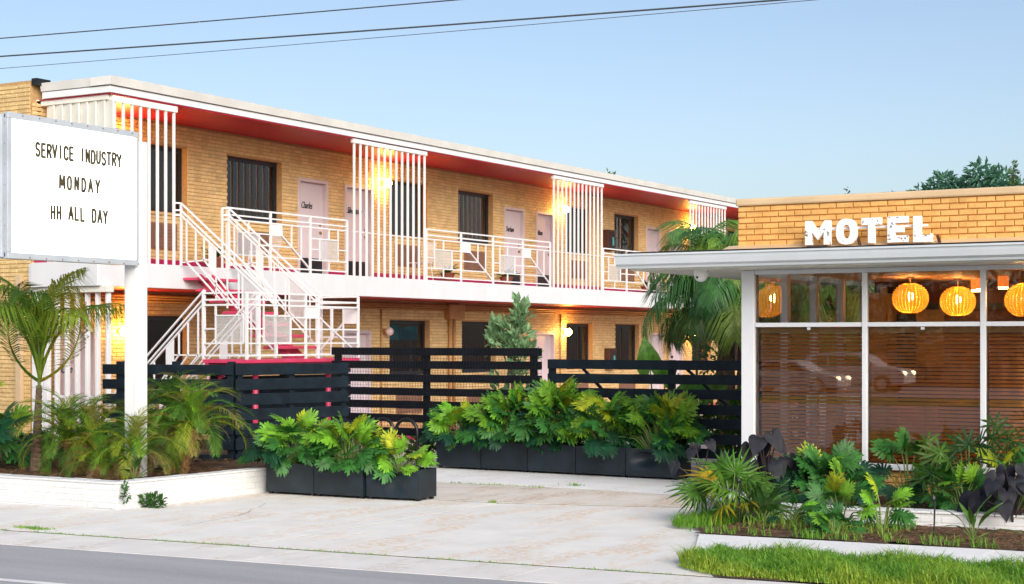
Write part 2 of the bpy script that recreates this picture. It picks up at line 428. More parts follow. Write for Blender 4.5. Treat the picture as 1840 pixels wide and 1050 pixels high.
# driveway slabs
dw = setting('driveway')
def slab(poly, mt): flat('slab', poly, .0, mt, dw, .05)
g = .075
slab([(-12.6, 13.0), (-12.52, 15.6), (-9.35, 15.72), (-9.38, ky(-9.4) + g), (-12.7, ky(-12.7) + g)], 'concrete')
slab([(-9.32, 15.71), (-7.16, 16.37), (-6.6, 16.0), (-6.0, 14.1), (-5.2, 13.0), (-4.4, ky(-4.4) + g), (-9.35, ky(-9.3) + g)], 'concrete')
slab([(-12.4, 15.66), (-9.35, 15.79), (-7.17, 16.45), (-7.3, 17.55), (-9.6, 17.75), (-12.4, 17.5)], 'pebble')
slab([(-13.2, 17.55), (-9.6, 17.80), (-7.3, 17.60), (-7.2, 19.9), (-13.2, 19.9)], 'paleconc')
slab([(-12.72, ky(-12.7) + g), (-12.62, 13.0), (-30, 12.05), (-30, ky(-30) + g)], 'concrete')
slab([(-12.61, 13.02), (-30, 13.02), (-30, 12.08)], 'paleconc')
# cracks: thin dirt-filled lines a few millimetres above the slabs
ck = MB()
def crack(pts, w=.012):
    r = random.Random(int(pts[0][0] * 100)); P = []
    for (x0, y0), (x1, y1) in zip(pts, pts[1:]):
        for k in range(8):
            t = k / 8; P.append((x0 + (x1 - x0) * t + r.uniform(-.02, .02), y0 + (y1 - y0) * t + r.uniform(-.02, .02)))
    P.append(pts[-1])
    for k, ((x0, y0), (x1, y1)) in enumerate(zip(P, P[1:])):
        d = Vector((y0 - y1, x1 - x0, 0)).normalized() * w * r.uniform(.3, .8)
        ck.add([(x0 - d.x, y0 - d.y, .004), (x0 + d.x, y0 + d.y, .004), (x1 + d.x, y1 + d.y, .004), (x1 - d.x, y1 - d.y, .004)], [(0, 1, 2, 3)])
crack([(-11.6, 14.4), (-11.0, 13.2), (-10.9, 12.2)], .006)
crack([(-12.1, 17.2), (-11, 17.0), (-9.9, 17.5)], .010)
ck.build('crack', 'joint', dw)
# right-hand pavement
pv = setting('pavement')
def py0(x): return 12.95 + (x + 5.7) * .095
def py1(x): return 13.97 + (x + 6.13) * .088
for a, b_ in ((-6.1, -4.75), (-4.74, -3.42), (-3.41, -2.1), (-2.09, 3), (3.01, 12)):
    flat('slab', [(a + (.42 if a == -6.1 else 0), py0(a)), (b_, py0(b_)), (b_, py1(b_)), (a, py1(a))], .03, 'paleconc', pv, .08)
flat('lawn_soil', [(-5.3, 12.2), (-4.95, ky(-4.9) + .005), (14, ky(14) + .005), (14, py0(14)), (-5.45, py0(-5.4))], .012, 'soil')

# planting beds (mulch as lumpy ground)
def lumpy(name, poly, z, step, amp, seed):
    bm = bmesh.new(); r = random.Random(seed)
    xs = [p[0] for p in poly]; ys = [p[1] for p in poly]
    def inside(x, y):
        c = False
        for (x0, y0), (x1, y1) in zip(poly, poly[1:] + poly[:1]):
            if (y0 > y) != (y1 > y) and x < (x1 - x0) * (y - y0) / (y1 - y0) + x0: c = not c
        return c
    nx = int((max(xs) - min(xs)) / step) + 1; ny = int((max(ys) - min(ys)) / step) + 1; vs = {}
    for i in range(nx + 1):
        for j in range(ny + 1):
            x = min(xs) + i * step; y = min(ys) + j * step
            vs[i, j] = bm.verts.new((x, y, z + amp * (sin(x * 2.3 + seed) * cos(y * 1.9) + r.uniform(-.5, .5))))
    for i in range(nx):
        for j in range(ny):
            if inside(min(xs) + (i + .5) * step, min(ys) + (j + .5) * step):
                bm.faces.new([vs[i, j], vs[i + 1, j], vs[i + 1, j + 1], vs[i, j + 1]])
    bmesh.ops.delete(bm, geom=[v for v in bm.verts if not v.link_faces], context='VERTS')
    me = bpy.data.meshes.new(name); bm.to_mesh(me); bm.free(); me.materials.append(M['soil'])
    me.polygons.foreach_set('use_smooth', [True] * len(me.polygons))
    o = link(name, me); o['kind'] = 'structure'; return o
BEDL = [(-24, 13.1), (-12.62, 13.1), (-12.5, 15.45), (-13.35, 16.9), (-15.5, 18.55), (-24, 18.6)]
BEDR = [(-6.7, 15.6), (6, 16.8), (6, 17.86), (-7.0, 17.86)]
BEDF = [(-6.12, 14.0), (6, 15.05), (6, 16.6), (-6.75, 15.45)]
lumpy('planting_bed', BEDL, .235, .16, .022, 1)
lumpy('planting_bed', BEDR, .10, .12, .02, 2)
lumpy('planting_bed', BEDF, .035, .10, .014, 3)

def scatter_strips(name, polys, n, ln, matname, seed, label):
    """loose straw lying on the mulch"""
    b = MB(); r = random.Random(seed)
    for (x0, x1, y0, y1, z) in polys:
        for _ in range(n):
            x = r.uniform(x0, x1); y = r.uniform(y0, y1); a = r.uniform(0, pi); l = ln * r.uniform(.4, 1); w = .004 * r.uniform(.7, 1.8)
            d = Vector((cos(a), sin(a), r.uniform(-.2, .25))) * l / 2; s = Vector((-sin(a), cos(a), r.uniform(-.5, .5))) * w; p = Vector((x, y, z + r.uniform(0, .03)))
            b.add([p - d - s, p + d - s * .5, p + d + s * .5, p - d + s], [(0, 1, 2, 3)])
    o = b.build(name, matname); tag(o, label, 'mulch', kind='stuff'); return o
scatter_strips('pine_straw', [(-18, -12.7, 13.2, 15.6, .25), (-18, -13.6, 15.4, 17, .25)], 2600, .13, 'straw', 4, 'brown pine straw mulch on the raised left bed')
scatter_strips('pine_straw', [(-6.0, -2.4, 14.15, 15.5, .05), (-6.5, -2.5, 15.8, 17.6, .115)], 2200, .10, 'straw', 5, 'brown pine straw mulch on the beds below the office windows')

# grass blades
def blades(name, spots, label, h, w, seed, matname='grass', cat='grass'):
    import numpy as np
    rng = np.random.default_rng(seed); P = np.array(spots); n = len(P)
    hh = h * rng.uniform(.45, 1.15, n) * (P[:, 3] if P.shape[1] > 3 else 1); a = rng.uniform(0, 2 * pi, n); ln = rng.uniform(.2, 1.5, n) * hh
    d = np.stack([np.cos(a), np.sin(a), 0 * a], 1); s = np.stack([-np.sin(a), np.cos(a), 0 * a], 1) * (w * rng.uniform(.6, 1.2, n))[:, None]
    b = P[:, :3]; mid = b + d * (ln * .3)[:, None] + np.stack([0 * a, 0 * a, hh * .6], 1); top = b + d * ln[:, None] + np.stack([0 * a, 0 * a, hh * rng.uniform(.7, 1, n)], 1)
    vs = np.stack([b - s, b + s, mid + s * .7, mid - s * .7, top], 1).reshape(-1, 3)
    k = np.arange(n)[:, None] * 5
    me = bpy.data.meshes.new(name)
    fs = [tuple(x) for x in np.concatenate([k + [0, 1, 2, 3]], 1).tolist()] + [tuple(x) for x in (k + [3, 2, 4]).tolist()]
    me.from_pydata(vs.tolist(), [], fs); me.materials.append(M[matname])
    at = me.attributes.new('tone', 'FLOAT', 'POINT'); at.data.foreach_set('value', np.repeat(rng.uniform(0, 1, n) * .6 + (P[:, 4] if P.shape[1] > 4 else .2), 5).astype('f'))
    o = link(name, me); tag(o, label, cat, kind='stuff'); return o
r = random.Random(3); sp = []
while len(sp) < 30000:
    x = r.uniform(-5.62, -1.2); y0 = ky(x) + .02 + .03 * sin(x * 5) + .62 * max(0, 1 - (x + 5.6) / .75) ** 1.5; y = r.uniform(min(y0, py0(x)), py0(x) + .03)
    if x < -5.5 + .07 * sin(y * 9): continue
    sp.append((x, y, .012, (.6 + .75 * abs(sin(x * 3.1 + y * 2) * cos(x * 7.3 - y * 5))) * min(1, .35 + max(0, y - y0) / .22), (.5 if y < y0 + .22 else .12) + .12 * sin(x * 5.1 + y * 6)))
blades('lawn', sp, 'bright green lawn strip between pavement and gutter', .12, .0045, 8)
sp = []
for _ in range(1300):
    x = r.uniform(-6.25, -2.3); e = py1(x); y = e + abs(r.gauss(0, .17))
    if sin(x * 6.1) + sin(x * 14.7 + y * 9) + .5 * sin(x * 31) > -.3: sp.append((x, y, .04, r.uniform(.3, 1.3), .0))
for _ in range(1500):
    a = r.uniform(0, 2 * pi); q = sqrt(r.random()); sp.append((-6.45 + .28 * q * cos(a), 15.0 + .62 * q * sin(a), .02, 1.3, .0))
for _ in range(500): sp.append((r.uniform(-6.0, -4.4), r.uniform(14.5, 15.3), .04, r.uniform(.8, 1.5), .1))
blades('weedy_grass', sp, 'thin weedy grass along the edge of the front mulch bed', .11, .004, 9)
sp = []
for _ in range(2200):
    x = r.uniform(-16, -5.2)
    if sin(x * 4.3) + sin(x * 9.1) > -.9: sp.append((x, ky(x) + r.gauss(.014, .012), .0, r.uniform(.12, .4), .0))
for _ in range(260): sp.append((-12.0 + r.gauss(0, .12), 11.3 + r.gauss(0, .03), 0, r.uniform(.3, .7), .1))
for _ in range(170): sp.append((-10.3 + r.uniform(-.9, .5), 17.66 + r.gauss(0, .025), 0, r.uniform(.3, .7), .1))
for _ in range(70): sp.append((-9.6 + r.gauss(0, .05), 18.1 + r.gauss(0, .04), 0, r.uniform(.5, 1), .1))
for _ in range(40): sp.append((-9.4 + r.gauss(0, .03), 15.74 + r.gauss(0, .02), 0, r.uniform(.5, 1), .3))
blades('joint_weeds', sp, 'weeds growing in the joints of the driveway', .06, .004, 10)

# ------------------------------------------------------------------ two-storey motel wing
XW, XS = -19.9, -18.35
F2 = 3.08
wing = thing('motel_wing', 'long two-storey motel wing of painted yellow brick with white balcony edge and red soffits', 'building', (XW, 18.7, 0))
# openings (y0, y1, z0, z1)
up_win = [(20.95, 22.43), (23.54, 25.18), (28.87, 30.42), (31.70, 33.28), (36.93, 38.45), (39.76, 41.30), (45.0, 46.5), (47.8, 49.3)]
dn_win = [(20.95, 22.45), (28.90, 30.50), (31.86, 33.40), (36.99, 38.49), (39.84, 41.36), (45.03, 46.52), (47.9, 49.4)]
up_door = [(25.68, 26.68), (27.25, 28.25), (33.80, 34.80), (35.37, 36.32), (41.8, 42.75), (43.35, 44.3)]
dn_door = [(19.20, 20.14), (27.2, 28.2), (35.35, 36.35), (42.0, 42.9), (43.38, 44.33)]
ZU, ZD = (4.13, 5.33), (1.08, 2.28)
FL1 = -.12
holes = [(a, b, *ZU) for a, b in up_win] + [(a, b, *ZD) for a, b in dn_win] + [(a, b, F2, 5.10) for a, b in up_door] + [(a, b, FL1, 2.05) for a, b in dn_door]
w = MB(); wall_cells(w, 'y', 18.72, 50.5, -.2, 5.74, XW - .3, XW, holes); w.build('wall', 'mortar', wing)
w = MB(); w.box(-34, XW - .31, 18.95, 50.5, -.2, 5.7); w.box(-34, XW - .0, 50.5, 50.7, -.2, 5.9); w.build('inner_block', 'interior', wing)
bh = [(a - 18.72, b - 18.72, z0, z1) for a, b, z0, z1 in holes]
E2 = Vector((0, 0, 1.85))
def pk(p):
    if p.y < 20.45 or p.z < 4.0 or p.z > 5.55: return None
    return (p - E2).length
bricks(wing, (XW, 18.72, 0), (0, 1, 0), .0, 5.73, 31.7, 'brick', bh, pk)
# lintel over openings stays brick; painted base bands
b = MB()
prev = 18.75
for a, c in sorted(up_door) + [(50.4, 50.4)]:
    if a - prev > .05: b.box(XW, XW + .016, prev, a - .003, F2 + .003, F2 + .205)
    prev = c + .003
b.build('base_band', 'magenta', wing)
b = MB(); b.box(-19.9, XS + .0, 18.64, 50.5, 2.72, F2 - .002); b.build('balcony_slab', 'stucco', wing)
b = MB(); b.box(XW + .02, XS + .022, 18.66, 50.5, F2 - .001, F2 + .003); b.build('balcony_floor', 'magenta', wing)
b = MB(); b.box(XS + .001, XS + .025, 18.615, 50.5, 2.70, F2 + .012); b.box(-19.82, XS + .001, 18.60, 18.64, 2.70, F2 + .012); b.build('balcony_edge', 'stucco', wing, bevel=.006)
b = MB(); b.box(XW + .012, XS - .004, 18.66, 50.5, 2.705, 2.718); b.build('lower_soffit', 'red', wing)
b = MB(); b.box(XW + .012, XS + .03, 18.86, 50.5, 5.742, 5.76); b.build('upper_soffit', 'red', wing)
# roof edge: sloped metal fascia, shadow gap, white beam
b = MB()
y0, y1 = 18.86, 50.6
prof = [(XS + .12, 6.02), (XS + .085, 5.885), (XS - .35, 5.885), (XS - .35, 6.02)]
n0 = [(x, y0 - (x - XS) if x > XS else y0, z) for x, z in prof]
b.prism([(p[0], p[1]) for p in prof], (0, y0 - .06, 0), (1, 0, 0), (0, 0, 1), (0, y1 - y0, 0))
prof2 = [(y0 - .061, 6.019), (y0 - .03, 5.886), (y0 + .3, 5.886), (y0 + .3, 6.019)]
b.prism(prof2, (XS - .352, 0, 0), (0, 1, 0), (0, 0, 1), (-1.12, 0, 0))
b.build('roof_fascia', 'fascia', wing, fixn=True)
b = MB(); b.box(XS - .03, XS + .05, 18.83, 50.5, 5.765, 5.87); b.box(-19.8, XS - .031, 18.83, 18.93, 5.765, 5.87); b.build('roof_beam', 'white', wing, bevel=.006)
b = MB(); b.box(-34, XS - .04, 18.95, 50.5, 5.765, 6.0); b.build('roof', 'fascia', wing)
# end wall toward the street
b = MB(); b.box(-34, XW - .02, 18.70, 18.94, -.2, 6.06); b.build('end_wall', 'mortar', wing)
b = MB(); b.box(XW - .0, XW + .12, 18.7, 19.0, 5.98, 6.09); b.build('parapet_cap', 'black', wing)
def pk2(p):
    if p.x < -20.95: return None
    return -p.x * .2 + (p - E2).length * .01
bricks(wing, (-26.02, 18.70, 0), (1, 0, 0), .1, 6.05, 6.1, 'brick', (), lambda p: None if (p.x < -20.9 or 2.82 < p.z < 4.3) else (p - E2).length)
b = MB(); b.box(-20.17, -20.06, 18.61, 18.685, .2, 2.9); b.build('downspout', 'tan', wing)
# pipes under the lower soffit and on the wall
for z, x, rad in ((2.63, XW + .07, .028), (2.53, XW + .05, .02), (2.58, XW + .12, .016)):
    MB().tube([(x, 19.0, z), (x, 50, z)], rad, 8).build('pipe', 'pipe', wing, smooth=True)
for y in (20.42, 28.55, 36.62, 43.2):
    MB().tube([(XW + .035, y, -.1), (XW + .035, y, 2.53)], .018, 8).build('conduit', 'pipe', wing, smooth=True)
for y in (31.25, 31.45): MB().tube([(XW + .06, y, -.1), (XW + .06, y, 2.5)], .035, 8).build('downpipe', 'pipe', wing, smooth=True)
MB().box(XW + .012, XW + .16, 31.1, 31.75, 2.32, 2.66).build('junction_box', 'pipe', wing, bevel=.01)

def window(y0, y1, z0, z1, parent, cur='curtain', gap=.0):
    b = MB(); x = XW - .13; f = .075
    b.box(x - .05, x, y0, y1, z1 - f, z1); b.box(x - .05, x, y0, y1, z0, z0 + f); b.box(x - .05, x, y0, y0 + f, z0 + f, z1 - f); b.box(x - .05, x, y1 - f, y1, z0 + f, z1 - f)
    fr = b.build('window', 'winframe', parent)
    p = MB(); p.add([(x - .025, y0 + f, z0 + f), (x - .025, y1 - f, z0 + f), (x - .025, y1 - f, z1 - f), (x - .025, y0 + f, z1 - f)], [(0, 1, 2, 3)]); p.build('pane', 'glass', fr)
    c = MB(); n = int((y1 - y0 - gap) / .035); vs = []
    for k in range(n + 1):
        yy = y0 + gap + (y1 - y0 - gap) * k / n; xx = x - .10 + .018 * sin(k * 1.35) + .008 * sin(k * .5)
        vs += [(xx, yy, z0), (xx, yy, z1)]
    c.add(vs, [(2 * k, 2 * k + 2, 2 * k + 3, 2 * k + 1) for k in range(n)]); c.build('curtain', cur, fr, smooth=True)
    return fr
for i, (a, c) in enumerate(up_win): window(a, c, *ZU, wing, ('curtain', 'curtain', 'curtain', 'curtain2', 'curtain', 'curtain2', 'curtain', 'curtain2')[i], .12 * (i % 2))
for i, (a, c) in enumerate(dn_win): window(a, c, *ZD, wing, 'curtain')
for a, c in up_win + dn_win:
    z = F2 + .40 if (a, c) in up_win else .25
    if (a, c) not in up_win[:8:1] and z > 1: continue
    g_ = MB(); y = (a + c) / 2; g_.box(XW + .012, XW + .05, y - .55, y + .42, z, z + .45)
    for k in range(7): g_.box(XW + .05, XW + .062, y - .52, y + .39, z + .035 + k * .06, z + .06 + k * .06)
    g_.build('air_conditioner_grille', 'grille', wing)
    s_ = MB(); zz = (ZU if z > 1 else ZD)[0]; s_.box(XW - .13, XW + .03, a - .04, c + .04, zz - .045, zz - .002); s_.build('window_sill', 'brick', wing)
def door(y0, y1, z0, z1, word, parent):
    x = XW - .02; f = .07
    b = MB(); b.box(x - .12, x + .045, y0 + .002, y0 + f, z0, z1 - .002); b.box(x - .12, x + .045, y1 - f, y1 - .002, z0, z1 - .002); b.box(x - .12, x + .045, y0 + f, y1 - f, z1 - f, z1 - .002)
    fr = b.build('door_frame', 'doorframe', parent, bevel=.008)
    d = MB(); d.box(x - .10, x - .055, y0 + f, y1 - f, z0 + .01, z1 - f); dr = d.build('door', 'door', parent)
    k = MB(); k.box(x - .055, x - .048, y0 + f + .02, y1 - f - .02, z0 + .02, z0 + .42); k.build('kick_plate', 'black', dr)
    k = MB(); k.lathe([(.0, 0), (.028, .0), (.03, .03), (.0, .045)], 10); kk = k.build('knob', 'knob', dr, local=True)
    kk.rotation_euler = (0, radians(90), 0); kk.location = Vector((x - .055, y1 - f - .09, z0 + .95)) - Vector(ORG[dr.name])
    k = MB(); k.lathe([(.0, 0), (.024, .0), (.022, .015), (.0, .02)], 10); kk = k.build('deadbolt', 'knob', dr, local=True)
    kk.rotation_euler = (0, radians(90), 0); kk.location = Vector((x - .055, y1 - f - .09, z0 + 1.1)) - Vector(ORG[dr.name])
    if word: text(word, dr, (x - .047, y0 + f + .13, z0 + 1.42), (0, 1, 0), .19, 'black', sx=.62 if len(word) > 4 else .75, shear=.35, bold=.004)
for (a, c), wd in zip(up_door, ('Charles', 'Silverstone', 'Durham', 'Afton', None, None)): door(a, c, F2 + .004, 5.10, wd, wing)
for (a, c), wd in zip(dn_door, ('One', None, None, None, 'Jane')): door(a, c, FL1, 2.05, wd, wing)
# ground-floor walkway
b = MB(); b.box(XW, XS + .02, 18.66, 50.5, FL1 - .12, FL1); b.build('walkway', 'magenta', wing)

# fin screens
def fins(ys, label, zlo, zhi, header, mid=True):
    t = thing('fin_screen', label, 'fin screen', (XS, ys[0], zlo), 'white fin screens along the balcony')
    for y in ys: MB().box(XS - .022, XS + .014, y - .022, y + .022, zlo, zhi).build('fin', 'white', t, bevel=.004)
    b = MB(); b.box(XS - .045, XS + .03, ys[0] - .06, ys[-1] + .06, zhi, zhi + .10); b.build('header', 'white', t, bevel=.004)
    if mid: MB().tube([(XS - .045, ys[0], F2 + .87), (XS - .045, ys[-1], F2 + .87)], .012, 6).build('rod', 'white', t)
    return t
fins([18.98 + k * .197 for k in range(8)], 'white fin screen at the street corner of the balcony, eight fins wide', F2 + .014, 5.63, 0, False)
fins([25.46 + k * .2065 for k in range(13)], 'white fin screen in front of the second upstairs door and its lit globe lamp', F2 + .014, 5.66, 0)
fins([33.5 + k * .2075 for k in range(13)], 'white fin screen just right of the upstairs door lettered Afton', F2 + .014, 5.66, 0)
fins([41.42 + k * .2075 for k in range(13)], 'white fin screen farthest along the balcony, above the big palm', F2 + .014, 5.66, 0)
t = thing('louvre_screen', 'white vertical board screen closing the street end of the balcony', 'screen', (-19.1, 18.9, F2))
for k in range(8):
    x = -19.78 + k * .185
    MB()\
        .bar((x + .09, 18.92, F2 + .014), (x + .09, 18.92, 5.66), .20, .025, up=(.2, .97, 0)).build('board', 'cream', t)
MB().box(-19.88, XS - .05, 18.88, 18.96, 5.662, 5.76).build('header', 'cream', t, bevel=.004)
MB().box(-19.97, -19.90, 18.82, 18.90, F2 + .014, 5.76).build('corner_post', 'white', t, bevel=.004)
t = thing('lower_fin_screen', 'white fin screen at ground level in front of the door lettered One', 'fin screen', (-18.9, 18.75, -.12))
for k in range(6):
    x = -18.27 - k * .222
    MB().box(x - .024, x + .024, 18.72, 18.80, FL1 + .02, 2.60).build('fin', 'white', t, bevel=.004)
for x, wd in ((-19.56, .09), (-19.68, .11), (-19.81, .12)): MB().box(x - wd / 2, x + wd / 2, 18.68, 18.76, FL1 + .02, 2.60).build('post_board', 'white', t, bevel=.004)
MB().box(-19.9, XS + .14, 18.66, 18.82, 2.602, 2.698).build('header', 'cream', t, bevel=.004)
MB().box(-19.5, -18.3, 18.77, 18.80, .92, .96).build('rail', 'white', t)
MB().box(-19.9, -18.2, 18.66, 18.84, FL1 - .1, FL1 + .018).build('kerb', 'magenta', t)

# globe wall lamps
def lamp(y, z, label, lit=True):
    t = thing('wall_lamp', label, 'wall lamp', (XW + .0, y, z), 'globe wall lamps of the motel')
    m = MB(); m.lathe([(0, 0), (.06, 0), (.055, .025), (.03, .05), (.03, .06), (0, .06)], 14); o = m.build('wall_bracket', 'pipe', t, local=True, smooth=True); o.rotation_euler = (0, radians(90), 0); o.location = (.012, 0, 0)
    m = MB(); n = 10; m.lathe([(max(.001, .092 * sin(pi * k / n)), -.092 * cos(pi * k / n)) for k in range(n + 1)], 18); o = m.build('globe', 'lamp_lit' if lit else 'lamp_off', t, local=True, smooth=True); o.location = (.155, 0, 0)
lamp(20.62, 5.22, 'lit globe lamp upstairs behind the fins at the street corner')
lamp(28.62, 5.22, 'lit globe lamp behind fins right of the second upstairs door')
lamp(36.68, 5.22, 'lit globe lamp right of the upstairs door lettered Afton')
lamp(44.72, 5.22, 'lit globe lamp upstairs just above the big palm')
lamp(20.68, 2.0, 'lit globe lamp at ground level right of the door lettered One')
lamp(28.68, 2.03, 'unlit pale globe lamp at ground level left of a window', False)
lamp(36.82, 2.05, 'lit globe lamp at ground level left of a dark window, beside the leafy shrub')
lamp(44.82, 2.06, 'lit globe lamp at ground level behind the small citrus tree')
for y, z, lb in ((39.08, 4.28, 'dark brown wall cabinet upstairs left of a curtained window'), (39.15, 1.06, 'dark brown wall cabinet at ground level above the black fence')):
    t = thing('wall_cabinet', lb, 'cabinet', (XW, y, z))
    MB().box(XW + .012, XW + .17, y, y + .42, z, z + .56).build('case', 'curtain2', t, bevel=.01)
    MB().box(XW + .171, XW + .178, y + .05, y + .37, z + .06, z + .5).build('door', 'curtain', t)
    MB().box(XW + .179, XW + .184, y + .24, y + .33, z + .14, z + .36).build('notice', 'teal', t)

# ------------------------------------------------------------------ balcony railings (white steel, squares, diagonals and mesh)
def mesh_panel(parent, o, u, v, W_, H_, cell=.034):
    """expanded-metal panel: a real lattice of thin bars"""
    b = MB(); o, u, v = Vector(o), Vector(u), Vector(v); n = u.cross(v).normalized()
    k = -H_
    while k < W_:
        for sgn in (1, -1):
            x0 = max(0, k); x1 = min(W_, k + H_)
            if x1 - x0 > .01:
                ya, yb = x0 - k, x1 - k
                if sgn < 0: ya, yb = H_ - ya, H_ - yb
                p = o + u * x0 + v * ya; q = o + u * x1 + v * yb; d = (q - p).normalized().cross(n) * .0045
                b.add([p - d, p + d, q + d, q - d], [(0, 1, 2, 3)])
        k += cell
    r = b.build('mesh_panel', 'white', parent); r['kind'] = 'stuff'; return r
HT = (1.055, .935, .855, .065)
class Rail:
    """bars on the plane o + u*a + z; a in metres along u"""
    def __init__(s, parent, o, u): s.done = set(); s.p = parent; s.o = Vector(o); s.u = Vector(u).normalized(); s.n = s.u.cross(Vector((0, 0, 1)))
    def pt(s, a, z): return s.o + s.u * a + Vector((0, 0, z))
    def bar(s, a0, z0, a1, z1, w=.022, name='bar'):
        key = (round(a0, 2), round(z0, 2), round(a1, 2), round(z1, 2))
        if key in s.done: return
        s.done.add(key); e = .0007 * (len(s.done) % 7)
        return MB().bar(s.pt(a0, z0), s.pt(a1, z1), w + e, w + e, up=s.n).build(name, 'white', s.p)
    def rails(s, L, hs=HT):
        for z in hs: s.bar(0, z, L, z, .026, 'rail')
    def post(s, a, z1=1.055, z0=0): s.bar(a, z0, a, z1, .034, 'post')
    def plate(s, a0, a1, z0, z1):
        P = [s.pt(a0, z0), s.pt(a1, z0), s.pt(a1, z1), s.pt(a0, z1)]; d = s.n * .005
        MB().hexa([p - d for p in P] + [p + d for p in P]).build('panel', 'white', s.p)
    def mesh(s, a0, a1, z0, z1):
        mesh_panel(s.p, s.pt(a0, z0), s.u, (0, 0, 1), a1 - a0, z1 - z0)
        s.bar(a0, z0, a0, z1); s.bar(a1, z0, a1, z1); s.bar(a0, z0, a1, z0); s.bar(a0, z1, a1, z1)
    def module(s, a, L):
        f = lambda u: a + u * L
        s.mesh(f(.115), f(.37), .25, .65); s.bar(f(.115), .65, f(.115), .855); s.bar(f(.245), .65, f(.245), .855); s.bar(f(.245), .065, f(.245), .25)
        s.bar(f(.37), .65, f(.505), .65); s.bar(f(0), .47, f(.115), .47); s.bar(f(0), .25, f(.115), .25); s.bar(f(.37), .25, f(.886), .25); s.bar(f(.37), .45, f(.763), .45)
        s.plate(f(.507), f(.64), .655, .845); s.bar(f(.64), .65, f(1), .065, .026); s.bar(f(.64), .65, f(.64), .855); s.bar(f(.505), .65, f(.64), .65)
        s.bar(f(.763), .45, f(.763), .855); s.bar(f(.886), .25, f(.886), .855)
        s.post(f(0)); s.post(f(.505)); s.post(f(1))
    def small(s, a, L):
        f = lambda u: a + u * L
        s.mesh(f(.25), f(.75), .25, .65); s.bar(f(.5), .65, f(.5), .855); s.bar(f(.75), .65, f(.75), .855); s.bar(f(0), .65, f(.25), .65); s.bar(f(0), .45, f(.25), .45)
        s.bar(f(.75), .47, f(1), .47); s.bar(f(0), .25, f(.25), .25); s.bar(f(.75), .25, f(1), .25); s.bar(f(.5), .065, f(.5), .25); s.post(f(0)); s.post(f(1))
def railing(y0, mods, label):
    t = thing('balcony_railing', label, 'railing', (XS - .02, y0, F2), 'white steel railings along the balcony')
    rl = Rail(t, (XS - .02, y0, F2 + .012), (0, 1, 0)); a = 0
    for kind, L in mods:
        (rl.module if kind == 'm' else rl.small)(a, L); a += L
    rl.rails(a)
railing(21.73, [('m', 2.36), ('s', 1.16)], 'white steel balcony railing beside the top of the staircase')
railing(28.03, [('m', 2.69), ('m', 2.63)], 'white steel balcony railing in front of the upstairs doors lettered Durham and Afton')
railing(36.1, [('m', 2.65), ('m', 2.65)], 'white steel balcony railing partly hidden behind the big palm')
railing(44.0, [('m', 2.65), ('m', 2.65)], 'white steel balcony railing farthest along the wing')

# ------------------------------------------------------------------ switchback staircase
XB, XF, YA, YB, ZL = -16.33, -15.47, 18.77, 21.6, 1.556
st = thing('staircase', 'pink steel switchback staircase with white geometric railings and a landing above the dark fence', 'staircase', (XF, YA, 0))
MB().box(XB, XF, YA - .02, YB + .02, ZL - .055, ZL).build('landing', 'pink', st, bevel=.006)
for y in (19.35, 20.25, 21.2):
    MB().tube([(-15.8, y, -.2), (-15.8, y, ZL - .055)], .045, 10).build('support_post', 'pink', st, smooth=True)
for x in (XB + .06, XF - .08): MB().box(x - .03, x + .03, YA, YB, ZL - .17, ZL - .057).build('landing_beam', 'pink', st)
def flight(xa, za, xb, zb, y0, y1, n, parent):
    """n open treads from (xa, za) at the top to (xb, zb) at the bottom"""
    for k in range(1, n):
        x = xa + (xb - xa) * (k - .5) / (n - 1); z = za + (zb - za) * k / n
        MB().box(x - .15, x + .15, y0, y1, z - .045, z).build('tread', 'pink', parent, bevel=.006)
    for y in ((y0 + y1) / 2 - .16, (y0 + y1) / 2 + .16):
        MB().bar((xa, y, za - .17), (xb, y, zb - .05), .05, .13, up=(0, 0, 1)).build('stringer', 'pink', parent)
flight(XS + .03, F2, XB, ZL, 20.55, 21.66, 8, st)
flight(XB, ZL, -18.35, -.2, 18.82, 20.0, 9, st)
# stair railings: rails parallel to the slope with uprights, plates and short sloping bars
def stair_rail(y, xa, za, xb, zb, meshat=None, plate_at=.22, flip=False):
    L = xb - xa; D = zb - za
    def P(u, h): return Vector((xa + L * u, y, za + D * u + h))
    def bar(u0, h0, u1, h1, w=.022, name='bar'): MB().bar(P(u0, h0), P(u1, h1), w, w, up=(0, 1, 0)).build(name, 'white', st)
    for h in (1.05, .93, .85): bar(0, h, 1, h, .026, 'rail')
    bar(0, 0.0, 0, 1.05, .034, 'post'); bar(1, 0, 1, 1.05, .034, 'post')
    # level kick line that climbs to the plate, then bars down the slope
    k = -D * .10 if D < 0 else 0
    bar(0, .06, .30, .30 - D * .30 * .55, .022)
    for u in (.06, .16, .25): bar(u, .06 + (.24 - D * .165) * u / .3 , u, .85); 
    for u in (.06, .16, .25):
        h = .06 + (.24 - D * .165) * u / .3
        e = min(.98, u + .36); bar(u, h, e, max(.08, h - .18), .022)
    a, c = .30, .38
    Q = [P(a, .38), P(c, .38), P(c, .84), P(a, .84)]; d = Vector((0, .005, 0))
    MB().hexa([q - d for q in Q] + [q + d for q in Q]).build('panel', 'white', st)
    bar(.30, .30, .98, .10); bar(.38, 0, .38, .38)
    for u in (.5, .62, .88): bar(u, .05, u, .85)
    if meshat:
        a, c = meshat; u_ = P(c, 0) - P(a, 0)
        mesh_panel(st, P(a, .25), u_.normalized(), (0, 0, 1), u_.length, .58)
        bar(a, .25, a, .85); bar(c, .25, c, .85); bar(a, .25, c, .25)
stair_rail(20.5, XS + .03, F2, XB, ZL, (.66, .84))
stair_rail(21.72, XS + .03, F2, XB, ZL, (.66, .84))
stair_rail(18.79, XB, ZL, -18.35, -.2, None)
stair_rail(20.04, XB, ZL, -18.35, -.2, None)
